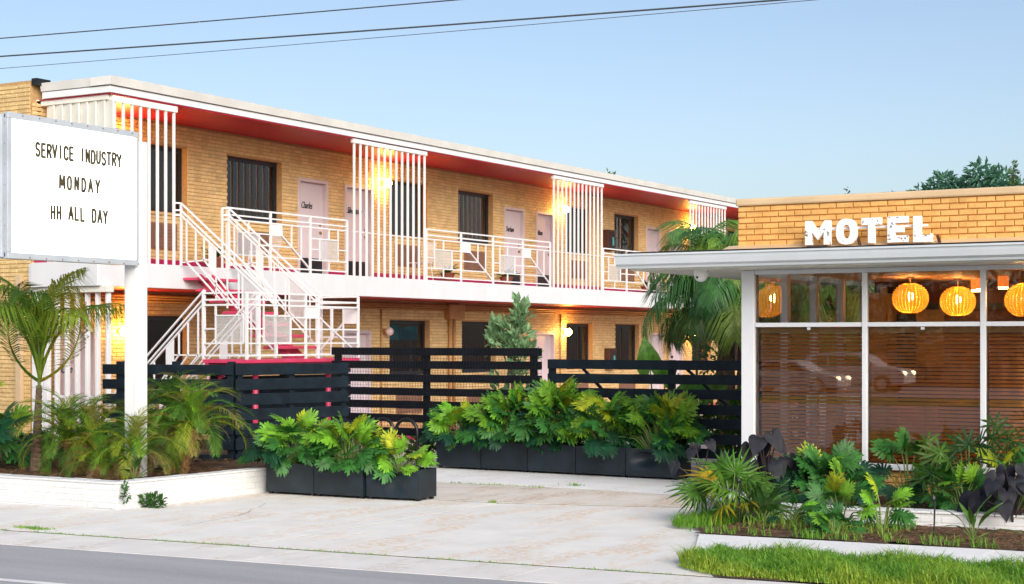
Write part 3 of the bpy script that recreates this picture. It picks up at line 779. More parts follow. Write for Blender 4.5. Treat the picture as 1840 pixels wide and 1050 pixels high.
# small returns at the top of the upper flight
for y in (20.5, 21.72):
    for h in (1.05, .93, .85): MB().bar((XS + .03, y, F2 + h), (XS - .02, y - .12, F2 + h), .026, .026).build('rail', 'white', st)
    MB().bar((XS - .02, y - .12, F2), (XS - .02, y - .12, F2 + 1.05), .03, .03).build('post', 'white', st)
# landing railings
fr = Rail(st, (XF - .02, YA, ZL), (0, 1, 0)); L = YB - YA
fr.rails(L, (1.0, .90, .82, .06)); 
for a in (0, .1, .505, .62, 1): fr.post(a * L, 1.0)
fr.mesh(.14 * L, .37 * L, .24, .66); fr.plate(.507 * L, .63 * L, .64, .81); fr.bar(.63 * L, .64, L, .06, .026)
fr.bar(0, .24, L, .24); fr.bar(0, .46, .14 * L, .46); fr.bar(.37 * L, .46, L, .46); fr.bar(.37 * L, .64, .63 * L, .64); fr.bar(.25 * L, .06, .25 * L, .24); fr.bar(.25 * L, .66, .25 * L, .82); fr.bar(.75 * L, .3, .75 * L, .82)
le = Rail(st, (XF - .02, YA, ZL), (-1, 0, 0)); Lx = XF - XB - .02
le.rails(Lx, (1.0, .90, .82, .06)); le.post(Lx, 1.02)
le.mesh(.06, .6, .24, .66); le.bar(.6, .46, Lx, .46); le.bar(.6, .24, Lx, .24); le.bar(.6, .66, .6, .82)
re = Rail(st, (XF - .02, YB, ZL), (-1, 0, 0))
re.rails(Lx, (1.0, .90, .82, .06)); re.post(Lx, 1.0); re.plate(.02, .30, .56, .80); re.bar(.30, .56, Lx, .06, .026); re.bar(.3, .06, .3, .82); re.bar(.55, .06, .55, .82); re.bar(0, .34, Lx, .34)

# ------------------------------------------------------------------ dark slatted fences
def fence_run(t, p, q, zs, bh_, posts, m='navy', th=.024, zbot=-.1, behind=.05, ptop=None):
    p, q = Vector((*p, 0)), Vector((*q, 0)); u = (q - p).normalized(); n = u.cross(Vector((0, 0, 1)))
    for k, z in enumerate(zs):
        rr = random.Random(k * 7 + len(zs)); dz = rr.uniform(-.006, .006); dz2 = rr.uniform(-.008, .008)
        a = p + Vector((0, 0, z + dz)); c = q + Vector((0, 0, z + dz2)); off = n * (th / 2 + .002)
        MB().bar(a + off, c + off, th, bh_, up=(0, 0, 1)).build('board', m, t, bevel=.003)
    L = (q - p).length
    for a in posts:
        c = p + u * (a * L) - n * behind
        MB().bar(c + Vector((0, 0, zbot)), c + Vector((0, 0, ptop if ptop else zs[0] + bh_ / 2 + .0)), .085, .085, up=u).build('post', m, t, bevel=.004)
ef = thing('slatted_fence', 'blue-black slatted fence enclosing the foot of the stairs, behind the date palms', 'fence', (-14.0, 16.7, 0), 'blue-black slatted fences')
zs = [1.455 - k * .2 for k in range(7)]
fence_run(ef, (-15.85, 16.18), (-14.0, 16.7), zs, .135, (.12, .55, .97), ptop=1.56)
fence_run(ef, (-13.995, 16.71), (-13.45, 18.5), zs, .15, (.05, .5, .97))
fence_run(ef, (-16.46, 19.15), (-16.46, 22.7), [1.38 - k * .2 for k in range(8)], .185, (.02, .5, .98), ptop=1.45)  # added near-solid run under the landing, darkens the gaps between the front boards
lf = thing('slatted_fence', 'taller black slatted fence with wire netting behind the bicycle hoops', 'fence', (-13, 20.1, 0), 'blue-black slatted fences')
fence_run(lf, (-14.9, 20.1), (-11.2, 20.1), [1.68 - k * .2 for k in range(7)], .115, (.02, .46, .955), 'navy2', ptop=1.735)
nb = MB()
for k in range(74): nb.bar((-14.85 + k * .05, 20.07, .42), (-14.85 + k * .05, 20.07, 1.73), .003, .003, up=(0, 1, 0))
for k in range(27): nb.bar((-14.88, 20.068, .42 + k * .05), (-11.2, 20.068, .42 + k * .05), .003, .003, up=(0, 1, 0))
o = nb.build('wire_netting', 'black', lf); o['kind'] = 'stuff'
rf = thing('slatted_fence', 'lower blue-black slatted fence between the netted fence and the office', 'fence', (-9, 20.1, 0), 'blue-black slatted fences')
fence_run(rf, (-11.1, 20.1), (-7.3, 20.1), [1.51 - k * .198 for k in range(7)], .132, (.01, .5, .99), 'navy', ptop=1.575)
for a, c in ((-10.6, -9.4), (-9.0, -7.6)): MB().bar((a, 20.2, 1.45), (c, 20.2, .3), .03, .05, up=(0, 1, 0)).build('brace', 'navy', rf)
# ------------------------------------------------------------------ planters
def planter(o, u, L, D, H_, label, dent=None, group='dark sheet-metal planters on the driveway'):
    """open metal box with soil; o = front-left foot, u along the front; dent(a, z) -> depth pushed into the front"""
    u = Vector((*u, 0)).normalized(); n = Vector((0, 0, 1)).cross(u)
    t = thing('planter_box', label, 'planter', (*o, 0), group); o = Vector((*o, .03))
    b = MB(); nx, nz = (18, 10) if dent else (2, 2); vs = []
    for i in range(nx + 1):
        for j in range(nz + 1):
            a = i / nx; z = j / nz; dd = dent(a, z) if dent else Vector((0, 0, 0))
            vs.append(o + u * (a * L) + Vector((0, 0, z * H_)) + n * dd[1] + u * dd[0] + Vector((0, 0, dd[2])))
    b.add(vs, [(i * (nz + 1) + j, (i + 1) * (nz + 1) + j, (i + 1) * (nz + 1) + j + 1, i * (nz + 1) + j + 1) for i in range(nx) for j in range(nz)])
    b.build('front_panel', 'planter', t, smooth=bool(dent))
    b = MB(); e = .012
    for (a0, a1, d0, d1) in ((0, .006, .001, D), (L - .006, L, .001, D), (.006, L - .006, D - .006, D)):
        P = [o + u * a + n * d for a, d in ((a0, d0), (a1, d0), (a1, d1), (a0, d1))]
        b.hexa(P + [p + Vector((0, 0, H_)) for p in P])
    b.build('side_panel', 'planter', t)
    b = MB(); P = [o + u * a + n * d + Vector((0, 0, H_ * .82)) for a, d in ((.006, .03), (L - .006, .03), (L - .006, D - .006), (.006, D - .006))]; b.add(P, [(0, 1, 2, 3)]); b.build('soil', 'soil', t)
    for a in (.04, L - .04):
        for d in (.05, D - .05):
            c = o + u * a + n * d; MB().box(c.x - .02, c.x + .02, c.y - .02, c.y + .02, .001, .032).build('foot', 'black', t)
    return o + u * (L / 2) + n * (D / 2) + Vector((0, 0, H_ * .82))
def dent_rim(a, z):
    s_ = math.exp(-((a - .42) / .3) ** 2); top = max(0, z - .55) / .45
    f = s_ * top ** 1.3 * .11 + .05 * math.exp(-((a - .55) / .18) ** 2 - ((z - .45) / .25) ** 2)
    return (.012 * sin(a * 17) * top, f + .006 * sin(a * 9 + z * 7), -.05 * s_ * top)
def dent_side(a, z):
    r_ = sqrt(((a - .36) / .30) ** 2 + ((z - .62) / .36) ** 2); f = max(0, 1 - r_) * .11
    return (0, f + .012 * abs(sin((a - .36) * 14 + (z - .7) * 9)) * max(0, 1.15 - r_), -.012 * max(0, 1 - abs(a - .36) * 4) * (z > .9))
PLF = [planter((-12.33, 15.30), (1, .022), .70, .40, .345, 'dark planter box nearest the white brick wall'),
       planter((-11.62, 15.315), (1, .022), .695, .40, .34, 'smooth dark planter box between the wall-side box and the dented box'),
       planter((-10.90, 15.36), (1, .07), .70, .42, .33, 'dented dark planter box with crumpled rim, at the driveway end of the front row', dent_rim)]
PLR = []
RLB = ['dark planter box at the bicycle-hoop end of the rear row', 'dark planter box second from the bicycle hoops in the rear row', 'dark planter box in the middle of the rear row', 'dark planter box beside the dented one in the rear row', 'dark planter box with a creased dent, at the office end of the rear row']
for k in range(5):
    PLR.append(planter((-12.67 + k * .775, 19.60 - k * .032), (1, -.041), .765, .42, .375, RLB[k], dent_side if k == 4 else None))
# bicycle hoops
for k, (x, y) in enumerate(((-13.97, 19.6), (-13.59, 19.58), (-13.19, 19.6))):
    t = thing('bicycle_hoop', ['black bicycle hoop nearest the stair fence', 'middle one of the three black bicycle hoops', 'black bicycle hoop nearest the rear planters'][k], 'bike rack', (x, y, 0), 'bicycle hoops')
    pts = [V(-.19, 0, 0), V(-.19, 0, .5)] + [V(-.19 * cos(a * pi / 10), 0, .5 + .19 * sin(a * pi / 10)) for a in range(1, 10)] + [V(.19, 0, .5), V(.19, 0, 0)]
    o = MB().tube(pts, .026, 10).build('tube', 'black', t, local=True, smooth=True); 
    for sx in (-.19, .19): MB().lathe([(.0, .012), (.06, .012), (.06, .0)], 10, (sx, 0, 0)).build('foot_plate', 'black', t, local=True)
# ------------------------------------------------------------------ low white brick walls
def low_wall(label, o, u, L, H_, th=.2, z0=-.02, holes=(), rows=0):
    u = Vector((*u, 0)).normalized(); n = u.cross(Vector((0, 0, 1)))
    t = thing('low_brick_wall', label, 'wall', (*o, 0), 'low white-painted brick walls')
    o = Vector((*o, 0)); b = MB(); P = [o - n * .0, o + u * L, o + u * L - n * th, o - n * th]
    b.hexa([p + Vector((0, 0, z0)) for p in P] + [p + Vector((0, 0, H_ - .004)) for p in P]); b.build('core', 'whitemortar', t)
    bricks(t, o, u, max(z0, 0) + .002, H_, L, 'whitebrick', (), lambda p: (p - E2).length, rowshift=rows, proud=.003)
    cp = MB(); r = random.Random(int(L * 100)); a = 0
    while a < L - .01:
        c = min(L, a + BL / 2 + .1); Q = [o + u * (a + .004) + n * .012, o + u * (c - .004) + n * .012, o + u * (c - .004) - n * (th + .01), o + u * (a + .004) - n * (th + .01)]
        h0 = H_ + r.uniform(-.002, .004)
        MB().hexa([q + Vector((0, 0, H_ - .002)) for q in Q] + [q + Vector((0, 0, h0 + .02)) for q in Q]).build('coping_brick', 'whitebrick', t, bevel=.006); a = c
    return t
low_wall('white brick planter wall facing the street, below the sign', (-24, 13.03), (1, 0), 11.44, .275)
low_wall('white brick planter wall running back from the sign corner to the dark planters', (-12.555, 13.035), (.055, 1), 2.42, .275, .18, rows=1)
low_wall('low white brick edging of the bed under the office window', (-6.78, 15.46), (1, .085), 9, .155, .2, z0=-.03)
low_wall('short white brick return at the driveway corner of the office bed', (-6.79, 17.4), (.01, -1), 1.92, .15, .16, z0=-.03)

# ------------------------------------------------------------------ roadside letter-board sign
sg = thing('roadside_sign', 'lit white letter-board sign on a thick white post reading SERVICE INDUSTRY MONDAY HH ALL DAY', 'sign', (-13.5, 14.3, .2))
SX, SY0, SY1, SZ0, SZ1 = -13.37, 12.22, 14.21, 2.735, 4.285
b = MB(); b.box(SX - .30, SX - .02, SY0, SY1, SZ0, SZ1); b.build('cabinet', 'signmetal', sg, bevel=.008)
b = MB(); b.add([(SX - .012, SY0 + .05, SZ0 + .05), (SX - .012, SY1 - .03, SZ0 + .05), (SX - .012, SY1 - .03, SZ1 - .05), (SX - .012, SY0 + .05, SZ1 - .05)], [(0, 1, 2, 3)]); fc = b.build('face', 'signface', sg)
for (y0, y1, z0, z1) in ((SY0, SY1, SZ1 - .055, SZ1 + .012), (SY0, SY1, SZ0 - .012, SZ0 + .055), (SY0 - .004, SY0 + .055, SZ0 + .055, SZ1 - .055), (SY1 - .035, SY1 + .004, SZ0 + .055, SZ1 - .055)):
    MB().box(SX - .05, SX + .012, y0, y1, z0, z1).build('frame_rail', 'signmetal', sg, bevel=.006)
for x in (SX - .10, SX - .20): MB().box(x - .012, x + .012, SY0 - .012, SY0 - .0005, SZ0 + .01, SZ1 - .01).build('end_rib', 'signmetal', sg)
rv = MB()
for k in range(7):
    z = SZ0 + .12 + k * .22
    for x in (SX - .15, SX - .03): rv.lathe([(.0, .006), (.009, .004), (.009, 0)], 6, (x, SY0 - .003, z))
for k in range(8): rv.box(SX + .012, SX + .017, SY0 + .2 + k * .24, SY0 + .215 + k * .24, SZ1 - .02, SZ1 - .006); rv.box(SX + .012, SX + .017, SY0 + .3 + k * .24, SY0 + .315 + k * .24, SZ0 + .0, SZ0 + .014)
o = rv.build('rivet', 'grille', sg); o['kind'] = 'stuff'
b = MB(); b.box(SX - .22, SX - .03, SY1 + .006, SY1 + .20, .15, 4.20); b.build('post', 'white', sg, bevel=.012)
def arc(cx, cy, rx, ry, a0, a1, n=7): return [(cx + rx * cos(radians(a0 + (a1 - a0) * k / n)), cy + ry * sin(radians(a0 + (a1 - a0) * k / n))) for k in range(n + 1)]
GLY = {'S': [arc(.5, .75, .42, .25, 25, 270) + arc(.5, .25, .42, .25, 90, -155)], 'E': [[(.95, 1), (.12, 1), (.12, 0), (.95, 0)], [(.12, .52), (.8, .52)]],
       'R': [[(.1, 0), (.1, 1)] + [(.5, 1)] + arc(.55, .76, .38, .24, 90, -90) + [(.1, .52)], [(.5, .52), (.95, 0)]], 'V': [[(.02, 1), (.5, 0), (.98, 1)]], 'I': [[(.5, 0), (.5, 1)]],
       'C': [arc(.55, .72, .43, .28, 20, 180) + arc(.55, .28, .43, .28, 180, 340)], 'N': [[(.1, 0), (.1, 1), (.9, 0), (.9, 1)]], 'D': [[(.1, 0), (.1, 1), (.45, 1)] + arc(.45, .62, .46, .38, 90, 0) + arc(.45, .38, .46, .38, 0, -90) + [(.1, 0)]],
       'U': [[(.1, 1), (.1, .3)] + arc(.5, .3, .4, .3, 180, 360) + [(.9, 1)]], 'T': [[(0, 1), (1, 1)], [(.5, 1), (.5, 0)]], 'Y': [[(.02, 1), (.5, .48), (.98, 1)], [(.5, .48), (.5, 0)]],
       'M': [[(.0, 0), (.06, 1), (.5, .25), (.94, 1), (1, 0)]], 'O': [arc(.5, .7, .42, .3, 0, 180) + arc(.5, .3, .42, .3, 180, 360) + [(.92, .7)]], 'A': [[(.0, 0), (.5, 1), (1, 0)], [(.2, .34), (.8, .34)]],
       'H': [[(.1, 0), (.1, 1)], [(.9, 0), (.9, 1)], [(.1, .52), (.9, .52)]], 'L': [[(.12, 1), (.12, 0), (.92, 0)]]}
def sign_line(word, y0, y1, z, h):
    step = (y1 - y0) / (len(word) - .3)
    for k, ch in enumerate(word):
        if ch == ' ': continue
        rr = random.Random(k * 13 + ord(ch)); w_ = h * .42 * (1.15 if ch == 'M' else 1); sw = h * .10
        ya = y0 + step * (k + .4) - w_ / 2; za = z + rr.uniform(-.006, .006); tl = rr.uniform(-.02, .02); b = MB()
        for q, st_ in enumerate(GLY[ch]):
            pts = [Vector((SX - .010, ya + a * w_ + tl * c * h, za + c * h)) for a, c in st_]
            for m_, (p, q2) in enumerate(zip(pts, pts[1:])):
                d = (q2 - p).normalized(); e = d * sw * .5; b.bar(p - e, q2 + e, .004 + .0004 * ((m_ + 3 * q) % 5), sw * 2, up=Vector((1, 0, 0)).cross(d))
        b.build('letter', 'signletter', sg)
sign_line('SERVICE INDUSTRY', 12.63, 13.94, 3.865, .142)
sign_line('MONDAY', 12.98, 13.60, 3.535, .142)
sign_line('HH ALL DAY', 12.85, 13.72, 3.195, .142)

# ------------------------------------------------------------------ office building
YO, XO = 17.86, -7.09
of = thing('motel_office', 'low yellow brick motel office with large white-framed windows and a deep white eave', 'building', (XO, YO, 0))
XR = 3.0
mull = [XO + .005, -5.76, -4.43, -3.10, -1.77, -.44, .89, 2.2]
MB().box(XO - .16, XO, YO - .02, YO + .14, 0, 2.665).build('corner_column', 'officewhite', of, bevel=.006)
for x in mull[1:]: MB().box(x - .029, x + .029, YO - .01, YO + .07, .45, 2.615).build('mullion', 'officewhite', of, bevel=.004)
def between(z0, z1, name, y0=YO + .0, y1=YO + .06, e=.029):
    for a, c in zip(mull, mull[1:]): MB().box(a + (e if a > XO + .1 else 0), c - e, y0, y1, z0, z1).build(name, 'officewhite', of, bevel=.003)
between(2.0, 2.05, 'transom'); between(2.617, 2.667, 'head_rail', YO - .02, YO + .07, -.0001)
MB().box(XO + .001, XR, YO - .05, YO + .09, .385, .45).build('sill', 'officewhite', of, bevel=.006)
for a, c in zip(mull, mull[1:]):
    for z0, z1 in ((.45, 2.0), (2.05, 2.617)):
        MB().add([(a, YO + .03, z0), (c, YO + .03, z0), (c, YO + .03, z1), (a, YO + .03, z1)], [(0, 1, 2, 3)]).build('pane', 'officeglass', of)
    MB().box((a + c) / 2 - .02, (a + c) / 2 + .02, YO - .006, YO + .0, 1.965, 1.995).build('catch', 'gutter', of)
b = MB(); b.box(XO - .01, XR, YO + .02, YO + .2, -.05, .383); b.build('sill_wall', 'officemortar', of)
bricks(of, (XO - .01, YO + .02, 0), (1, 0, 0), .04, .38, 6.5, 'officebrick', (), lambda p: (p - E2).length if p.x < -3.6 else None)
# parapet
PX = -7.29
b = MB(); b.box(PX, XR, YO + .0, YO + .25, 2.86, 3.425); b.box(PX, PX + .25, YO + .25, 22.9, 2.86, 3.425); b.build('parapet', 'officemortar', of)
bricks(of, (PX, YO, 0), (1, 0, 0), 2.955, 3.43, 10.2, 'officebrick', (), lambda p: (p - E2).length if p.x < -3.5 else None)
bricks(of, (PX, 22.9, 0), (0, -1, 0), 2.955, 3.43, 5.04, 'officebrick')
b = MB(); b.box(PX - .03, XR, YO - .035, YO + .29, 3.428, 3.515); b.build('parapet_cap', 'tan', of, bevel=.02)
# flashing slope, black roof edge, eave with box gutter
b = MB(); b.prism([(YO - .005, 2.965), (YO - .005, 2.87), (YO - .36, 2.862), (YO - .36, 2.872)], (PX - .12, 0, 0), (0, 1, 0), (0, 0, 1), (XR - PX + .12, 0, 0)); b.build('flashing', 'tan', of, fixn=True)
EX, EY, EB = -8.42, 17.22, 23.6
b = MB(); b.box(EX, XR, EY, EB, 2.70, 2.86); b.build('eave', 'officewhite', of)
b = MB(); b.box(EX - .02, XR, EY - .03, EB, 2.862, 2.885); b.build('roofing_edge', 'black', of)
b = MB()
gp = [(-.02, 2.69), (-.075, 2.69), (-.085, 2.715), (-.115, 2.74), (-.13, 2.80), (-.135, 2.835), (-.15, 2.84), (-.15, 2.862), (-.02, 2.862)]
b.prism([(EY + y + .02, z) for y, z in gp], (EX - .13, 0, 0), (0, 1, 0), (0, 0, 1), (XR - EX + .13, 0, 0)); b.build('gutter', 'gutter', of, fixn=True)
b = MB(); b.box(EX - .11, EX - .002, EY, EB, 2.70, 2.86); b.build('eave_board', 'tan', of)
b = MB(); b.box(EX, XR, EY + .03, YO - .021, 2.672, 2.698); b.box(EX, XO - .161, YO - .02, EB, 2.672, 2.698); b.build('eave_soffit', 'cream', of)
# side glazing along the drive, back walls, ceiling, floor
YBK = 22.6
for y in (18.9, 19.95, 21.0, 22.0):
    MB().box(XO - .06, XO + .04, y - .05, y + .05, 0, 2.665).build('side_post', 'officewhite', of)
for a, c in ((YO + .14, 18.85), (18.95, 19.9), (20.0, 20.95), (21.05, 21.95)):
    MB().add([(XO, a, .1), (XO, c, .1), (XO, c, 2.6), (XO, a, 2.6)], [(0, 1, 2, 3)]).build('side_pane', 'sideglass', of)
    MB().box(XO - .03, XO + .03, a, c, 1.98, 2.03).build('side_transom', 'ceiling', of)
MB().box(XO - .05, XR, YBK, YBK + .2, 0, 2.69).build('back_wall', 'maroon', of)
MB().box(XO - .05, XO + .28, 22.06, YBK - .002, 0, 2.5).build('corner_cupboard', 'tanpanel', of)
MB().box(XO - .05, XR, YO + .1, YBK, 2.675, 2.698).build('ceiling', 'ceiling', of)
MB().box(XO - .05, XR, YO + .2, YBK, -.02, .05).build('floor', 'chocolate', of)
MB().box(XR, XR + .2, YO, YBK + .2, 0, 3.4).build('side_wall', 'officemortar', of)
for x0, x1, z0, z1, m_ in ((-7.05, -6.95, .9, 2.6, 'tanpanel'), (-6.9, -6.55, 2.36, 2.64, 'chocolate'), (-6.92, -6.54, 1.4, 2.2, 'charcoal'), (-6.53, -6.14, 1.5, 2.3, 'tanpanel'), (-6.12, -5.5, .9, 2.25, 'chocolate'), (-5.48, -4.6, .6, 2.2, 'maroon'), (-6.9, -6.2, .4, .95, 'tanpanel'), (-6.1, -5.55, .4, .85, 'charcoal')):
    MB().box(x0, x1, YBK - .03, YBK - .002, z0, z1).build('wall_panel', m_, of)
MB().box(-6.85, XR, YBK - .12, YBK - .032, 2.28, 2.36).build('picture_rail', 'charcoal', of)
MB().box(-5.9, -3.0, 21.4, 22.2, .05, 1.0).build('counter', 'chocolate', of)
# wooden blinds, one per lower pane, every slat its own piece
sm = MB(); sm.hexa([(0, -.024, -.0095), (1, -.024, -.0095), (1, .024, .0075), (0, .024, .0075), (0, -.024, -.0065), (1, -.024, -.0065), (1, .024, .0105), (0, .024, .0105)])
slat = sm.mesh('slat', 'slat')
for k, (a, c) in enumerate(zip(mull[:3], mull[1:4])):
    t = thing('wooden_blind', ['brown wooden blind in the window next to the white corner column', 'brown wooden blind in the middle window under the lit pendants', 'brown wooden blind at the right edge of the photo'][k], 'blind', (a + .04, YO + .12, .47), 'brown wooden window blinds')
    MB().box(a + .035, c - .035, YO + .09, YO + .15, 1.93, 1.995).build('headrail', 'tanpanel', t)
    rr = random.Random(k); n = 34
    for j in range(n):
        m = Matrix.Translation((.0, rr.uniform(-.002, .002), .02 + j * .0428)) @ Matrix.Rotation(rr.uniform(-.03, .03) + (.24 if k == 0 else .18), 4, 'X') @ Matrix.Diagonal((c - a - .08, 1, 1, 1))
        inst('slat', slat, t, m)
    for x in (.12, .62, 1.15): MB().tube([(a + .04 + x, YO + .092, .47), (a + .04 + x, YO + .092, 1.94)], .0016, 4).build('cord', 'tanpanel', t)
# pendants
def pendant(x, y, z, rad, label):
    t = thing('pendant_lamp', label, 'pendant lamp', (x, y, z), 'round woven pendant lamps')
    n = 9; prof = [(rad * max(.28, sin(pi * (.12 + .80 * k / n))) * 1.0, -rad * .86 * cos(pi * (.08 + .84 * k / n))) for k in range(n + 1)]
    b = MB(); N = 30
    for k in range(N):
        a = 2 * pi * k / N; ww = .64 * pi / N
        P = [(r_ * cos(a - ww), r_ * sin(a - ww), z_) for r_, z_ in prof]; Q = [(r_ * cos(a + ww), r_ * sin(a + ww), z_) for r_, z_ in prof]
        b.add(P + Q, [(i, i + 1, n + 2 + i, n + 1 + i) for i in range(n)])
    for k in range(1, 14):
        zz = -rad * .8 + k * rad * 1.6 / 14; r_ = rad * sqrt(max(.08, 1 - (zz / (rad * .88)) ** 2)) * 1.004
        b.lathe([(r_, zz - .006), (r_ + .004, zz), (r_, zz + .006)], 24)
    b.build('woven_shade', 'shade', t, local=True)
    MB().lathe([(max(.001, .045 * sin(pi * k / 6)), -.06 * cos(pi * k / 6) - .0) for k in range(7)], 10, (0, 0, .02)).build('bulb', 'bulb', t, local=True, smooth=True)
    MB().tube([(0, 0, rad * .8), (0, 0, 2.674 - z)], .006, 6).build('cord', 'tan', t, local=True)
    MB().lathe([(.05, 2.673 - z), (.05, 2.65 - z), (0, 2.65 - z)], 12).build('ceiling_rose', 'knob', t, local=True)
    l = bpy.data.lights.new('pendant_light', 'POINT'); l.energy = 190; l.color = (1, .5, .14); l.shadow_soft_size = .05
    lo = link('pendant_light', l, t); lo.location = (0, 0, .02)
pendant(-6.14, 20.95, 2.40, .235, 'round woven pendant lamp hanging alone at left of the middle window')
pendant(-5.73, 21.75, 2.37, .235, 'round woven pendant lamp second along the middle window, lower and smaller looking')
pendant(-4.22, 18.95, 2.31, .23, 'round woven pendant lamp cut by the right edge of the photo')
for k, (x, y) in enumerate(((-5.60, 22.2), (-5.42, 21.75), (-5.0, 21.2))):
    t = thing('ceiling_spot', ['small ceiling spotlight nearest the pendant lamps', 'middle small ceiling spotlight beside the window mullion', 'small ceiling spotlight to the right of the mullion'][k], 'spotlight', (x, y, 2.535), 'small glowing ceiling spotlights')
    MB().lathe([(.07, .137), (.07, .0), (.0, .0)], 16).build('can', 'spotcan', t, local=True, smooth=False)
    MB().lathe([(.0, -.03), (.06, -.03), (.065, -.002)], 16).build('lens', 'spot', t, local=True)
nbd = thing('notice_board', 'tall orange notice board with black lettering on the office back wall', 'notice board', (-7.0, YBK - .04, 1.3))
MB().box(-7.13, -6.93, YBK - .06, YBK - .035, 1.35, 2.2).build('board', 'orange', nbd)
for k, wd in enumerate(('ROOMS', 'RATES', 'BAR')): text(wd, nbd, (-7.11, YBK - .064, 2.10 - k * .075), (1, 0, 0), .06, 'black', sx=.8, bold=.002)
# MOTEL letters
ml = thing('motel_lettering', 'weathered white block letters reading MOTEL standing on the office eave', 'sign', (-5.7, 17.6, 2.87))
GL = {'M': [(0, 0), (.27, 0), (.27, .52), (.5, .2), (.73, .52), (.73, 0), (1, 0), (1, 1), (.76, 1), (.5, .58), (.24, 1), (0, 1)],
      'T': [(.33, 0), (.67, 0), (.67, .72), (1, .72), (1, 1), (0, 1), (0, .72), (.33, .72)],
      'E': [(0, 0), (1, 0), (1, .27), (.38, .27), (.38, .39), (.8, .39), (.8, .63), (.38, .63), (.38, .74), (1, .74), (1, 1), (0, 1)],
      'L': [(0, 0), (1, 0), (1, .30), (.9, .34), (.9, .27), (.42, .27), (.42, 1), (0, 1)]}
LY = 17.66
def letter(ch, x0, x1, z0, z1):
    b = MB(); w_, h_ = x1 - x0, z1 - z0
    if ch == 'O':
        n = 28; V_ = []
        for k in range(n):
            a = 2 * pi * k / n; q = (abs(cos(a)) ** 2.6 + abs(sin(a)) ** 2.6) ** (-1 / 2.6)
            ox, oz = cos(a) * q, sin(a) * q
            for yy in (LY - .05, LY + .01):
                V_ += [(x0 + w_ / 2 + ox * w_ / 2, yy, z0 + h_ / 2 + oz * h_ / 2), (x0 + w_ / 2 + ox * w_ * .17, yy, z0 + h_ / 2 + oz * h_ * .26)]
        F_ = []
        for k in range(n):
            i, j = 4 * k, 4 * ((k + 1) % n); F_ += [(i, j, j + 1, i + 1), (i + 2, i + 3, j + 3, j + 2), (i, i + 2, j + 2, j), (i + 1, j + 1, j + 3, i + 3)]
        b.add(V_, F_)
    else:
        b.prism([(a * w_, c * h_) for a, c in GL[ch]], (x0, LY - .05, z0), (1, 0, 0), (0, 0, 1), (0, .06, 0))
    b.build('letter', 'chipped', ml, fixn=True, bevel=.004)
kx, kz = (LY - .05) / YO, 1.85
for ch, x0, x1, z0, z1 in (('M', -6.47, -6.165, 2.945, 3.225), ('O', -6.10, -5.855, 2.94, 3.235), ('T', -5.80, -5.57, 2.945, 3.235), ('E', -5.50, -5.265, 2.945, 3.24), ('L', -5.205, -4.99, 2.94, 3.235)):
    letter(ch, x0 * kx, x1 * kx, kz + (z0 - kz) * kx, kz + (z1 - kz) * kx)
MB().box(-6.36, -4.98, LY - .01, LY + .02, 3.10, 3.125).build('wire_rail', 'white', ml)
for x in (-6.0, -5.1): MB().bar((x + .26, LY + .02, 2.87), (x + .22, LY + .02, 3.0), .03, .03).build('bracket', 'rust', ml)
MB().box(-6.36, -6.14, LY - .05, LY + .04, 2.87, 2.925).build('transformer_tray', 'rust', ml)
MB().box(-5.42, -5.02, LY - .05, LY + .04, 2.87, 2.915).build('transformer_tray', 'rust', ml)
# dome camera under the eave
dc = thing('security_camera', 'white dome security camera under the office eave', 'camera', (-7.67, 17.62, 2.67))
MB().lathe([(.082, 0), (.088, -.04), (.08, -.06)], 18).build('base_ring', 'white', dc, local=True, smooth=True)
MB().lathe([(max(.001, .08 * cos(pi / 2 * k / 6)), -.06 - .075 * sin(pi / 2 * k / 6)) for k in range(7)], 18).build('dome', 'white', dc, local=True, smooth=True)
o = MB().lathe([(.0, .003), (.014, .003), (.016, 0)], 10).build('lens', 'black', dc, local=True); o.rotation_euler = (radians(105), 0, radians(-10)); o.location = (-.016, -.077, -.082)
# ------------------------------------------------------------------ overhead cables
def cable(label, p, q, sag, rad):
    p, q = Vector(p), Vector(q); pts = []
    for k in range(41):
        t = k / 40; x = p.lerp(q, t); x.z -= 4 * sag * t * (1 - t); pts.append(x)
    o = MB().tube(pts, rad, 6).build('overhead_cable', 'rope', None, smooth=True); tag(o, label, 'cable', 'overhead cables')
CAB = [((-29.0, 14.65, 6.25), (5.4, 17.6, 5.78), .10, .008), ((-29.0, 14.65, 6.07), (5.4, 17.6, 5.40), .10, .0105), ((-29.0, 14.65, 5.76), (5.4, 17.6, 5.51), .10, .004)]
for (p, q, s_, rad), lb in zip(CAB, ('topmost black overhead cable crossing the sky at upper left', 'thick black overhead cable crossing most of the sky', 'thinnest pale overhead wire just under the thick cable')): cable(lb, p, q, s_, rad)

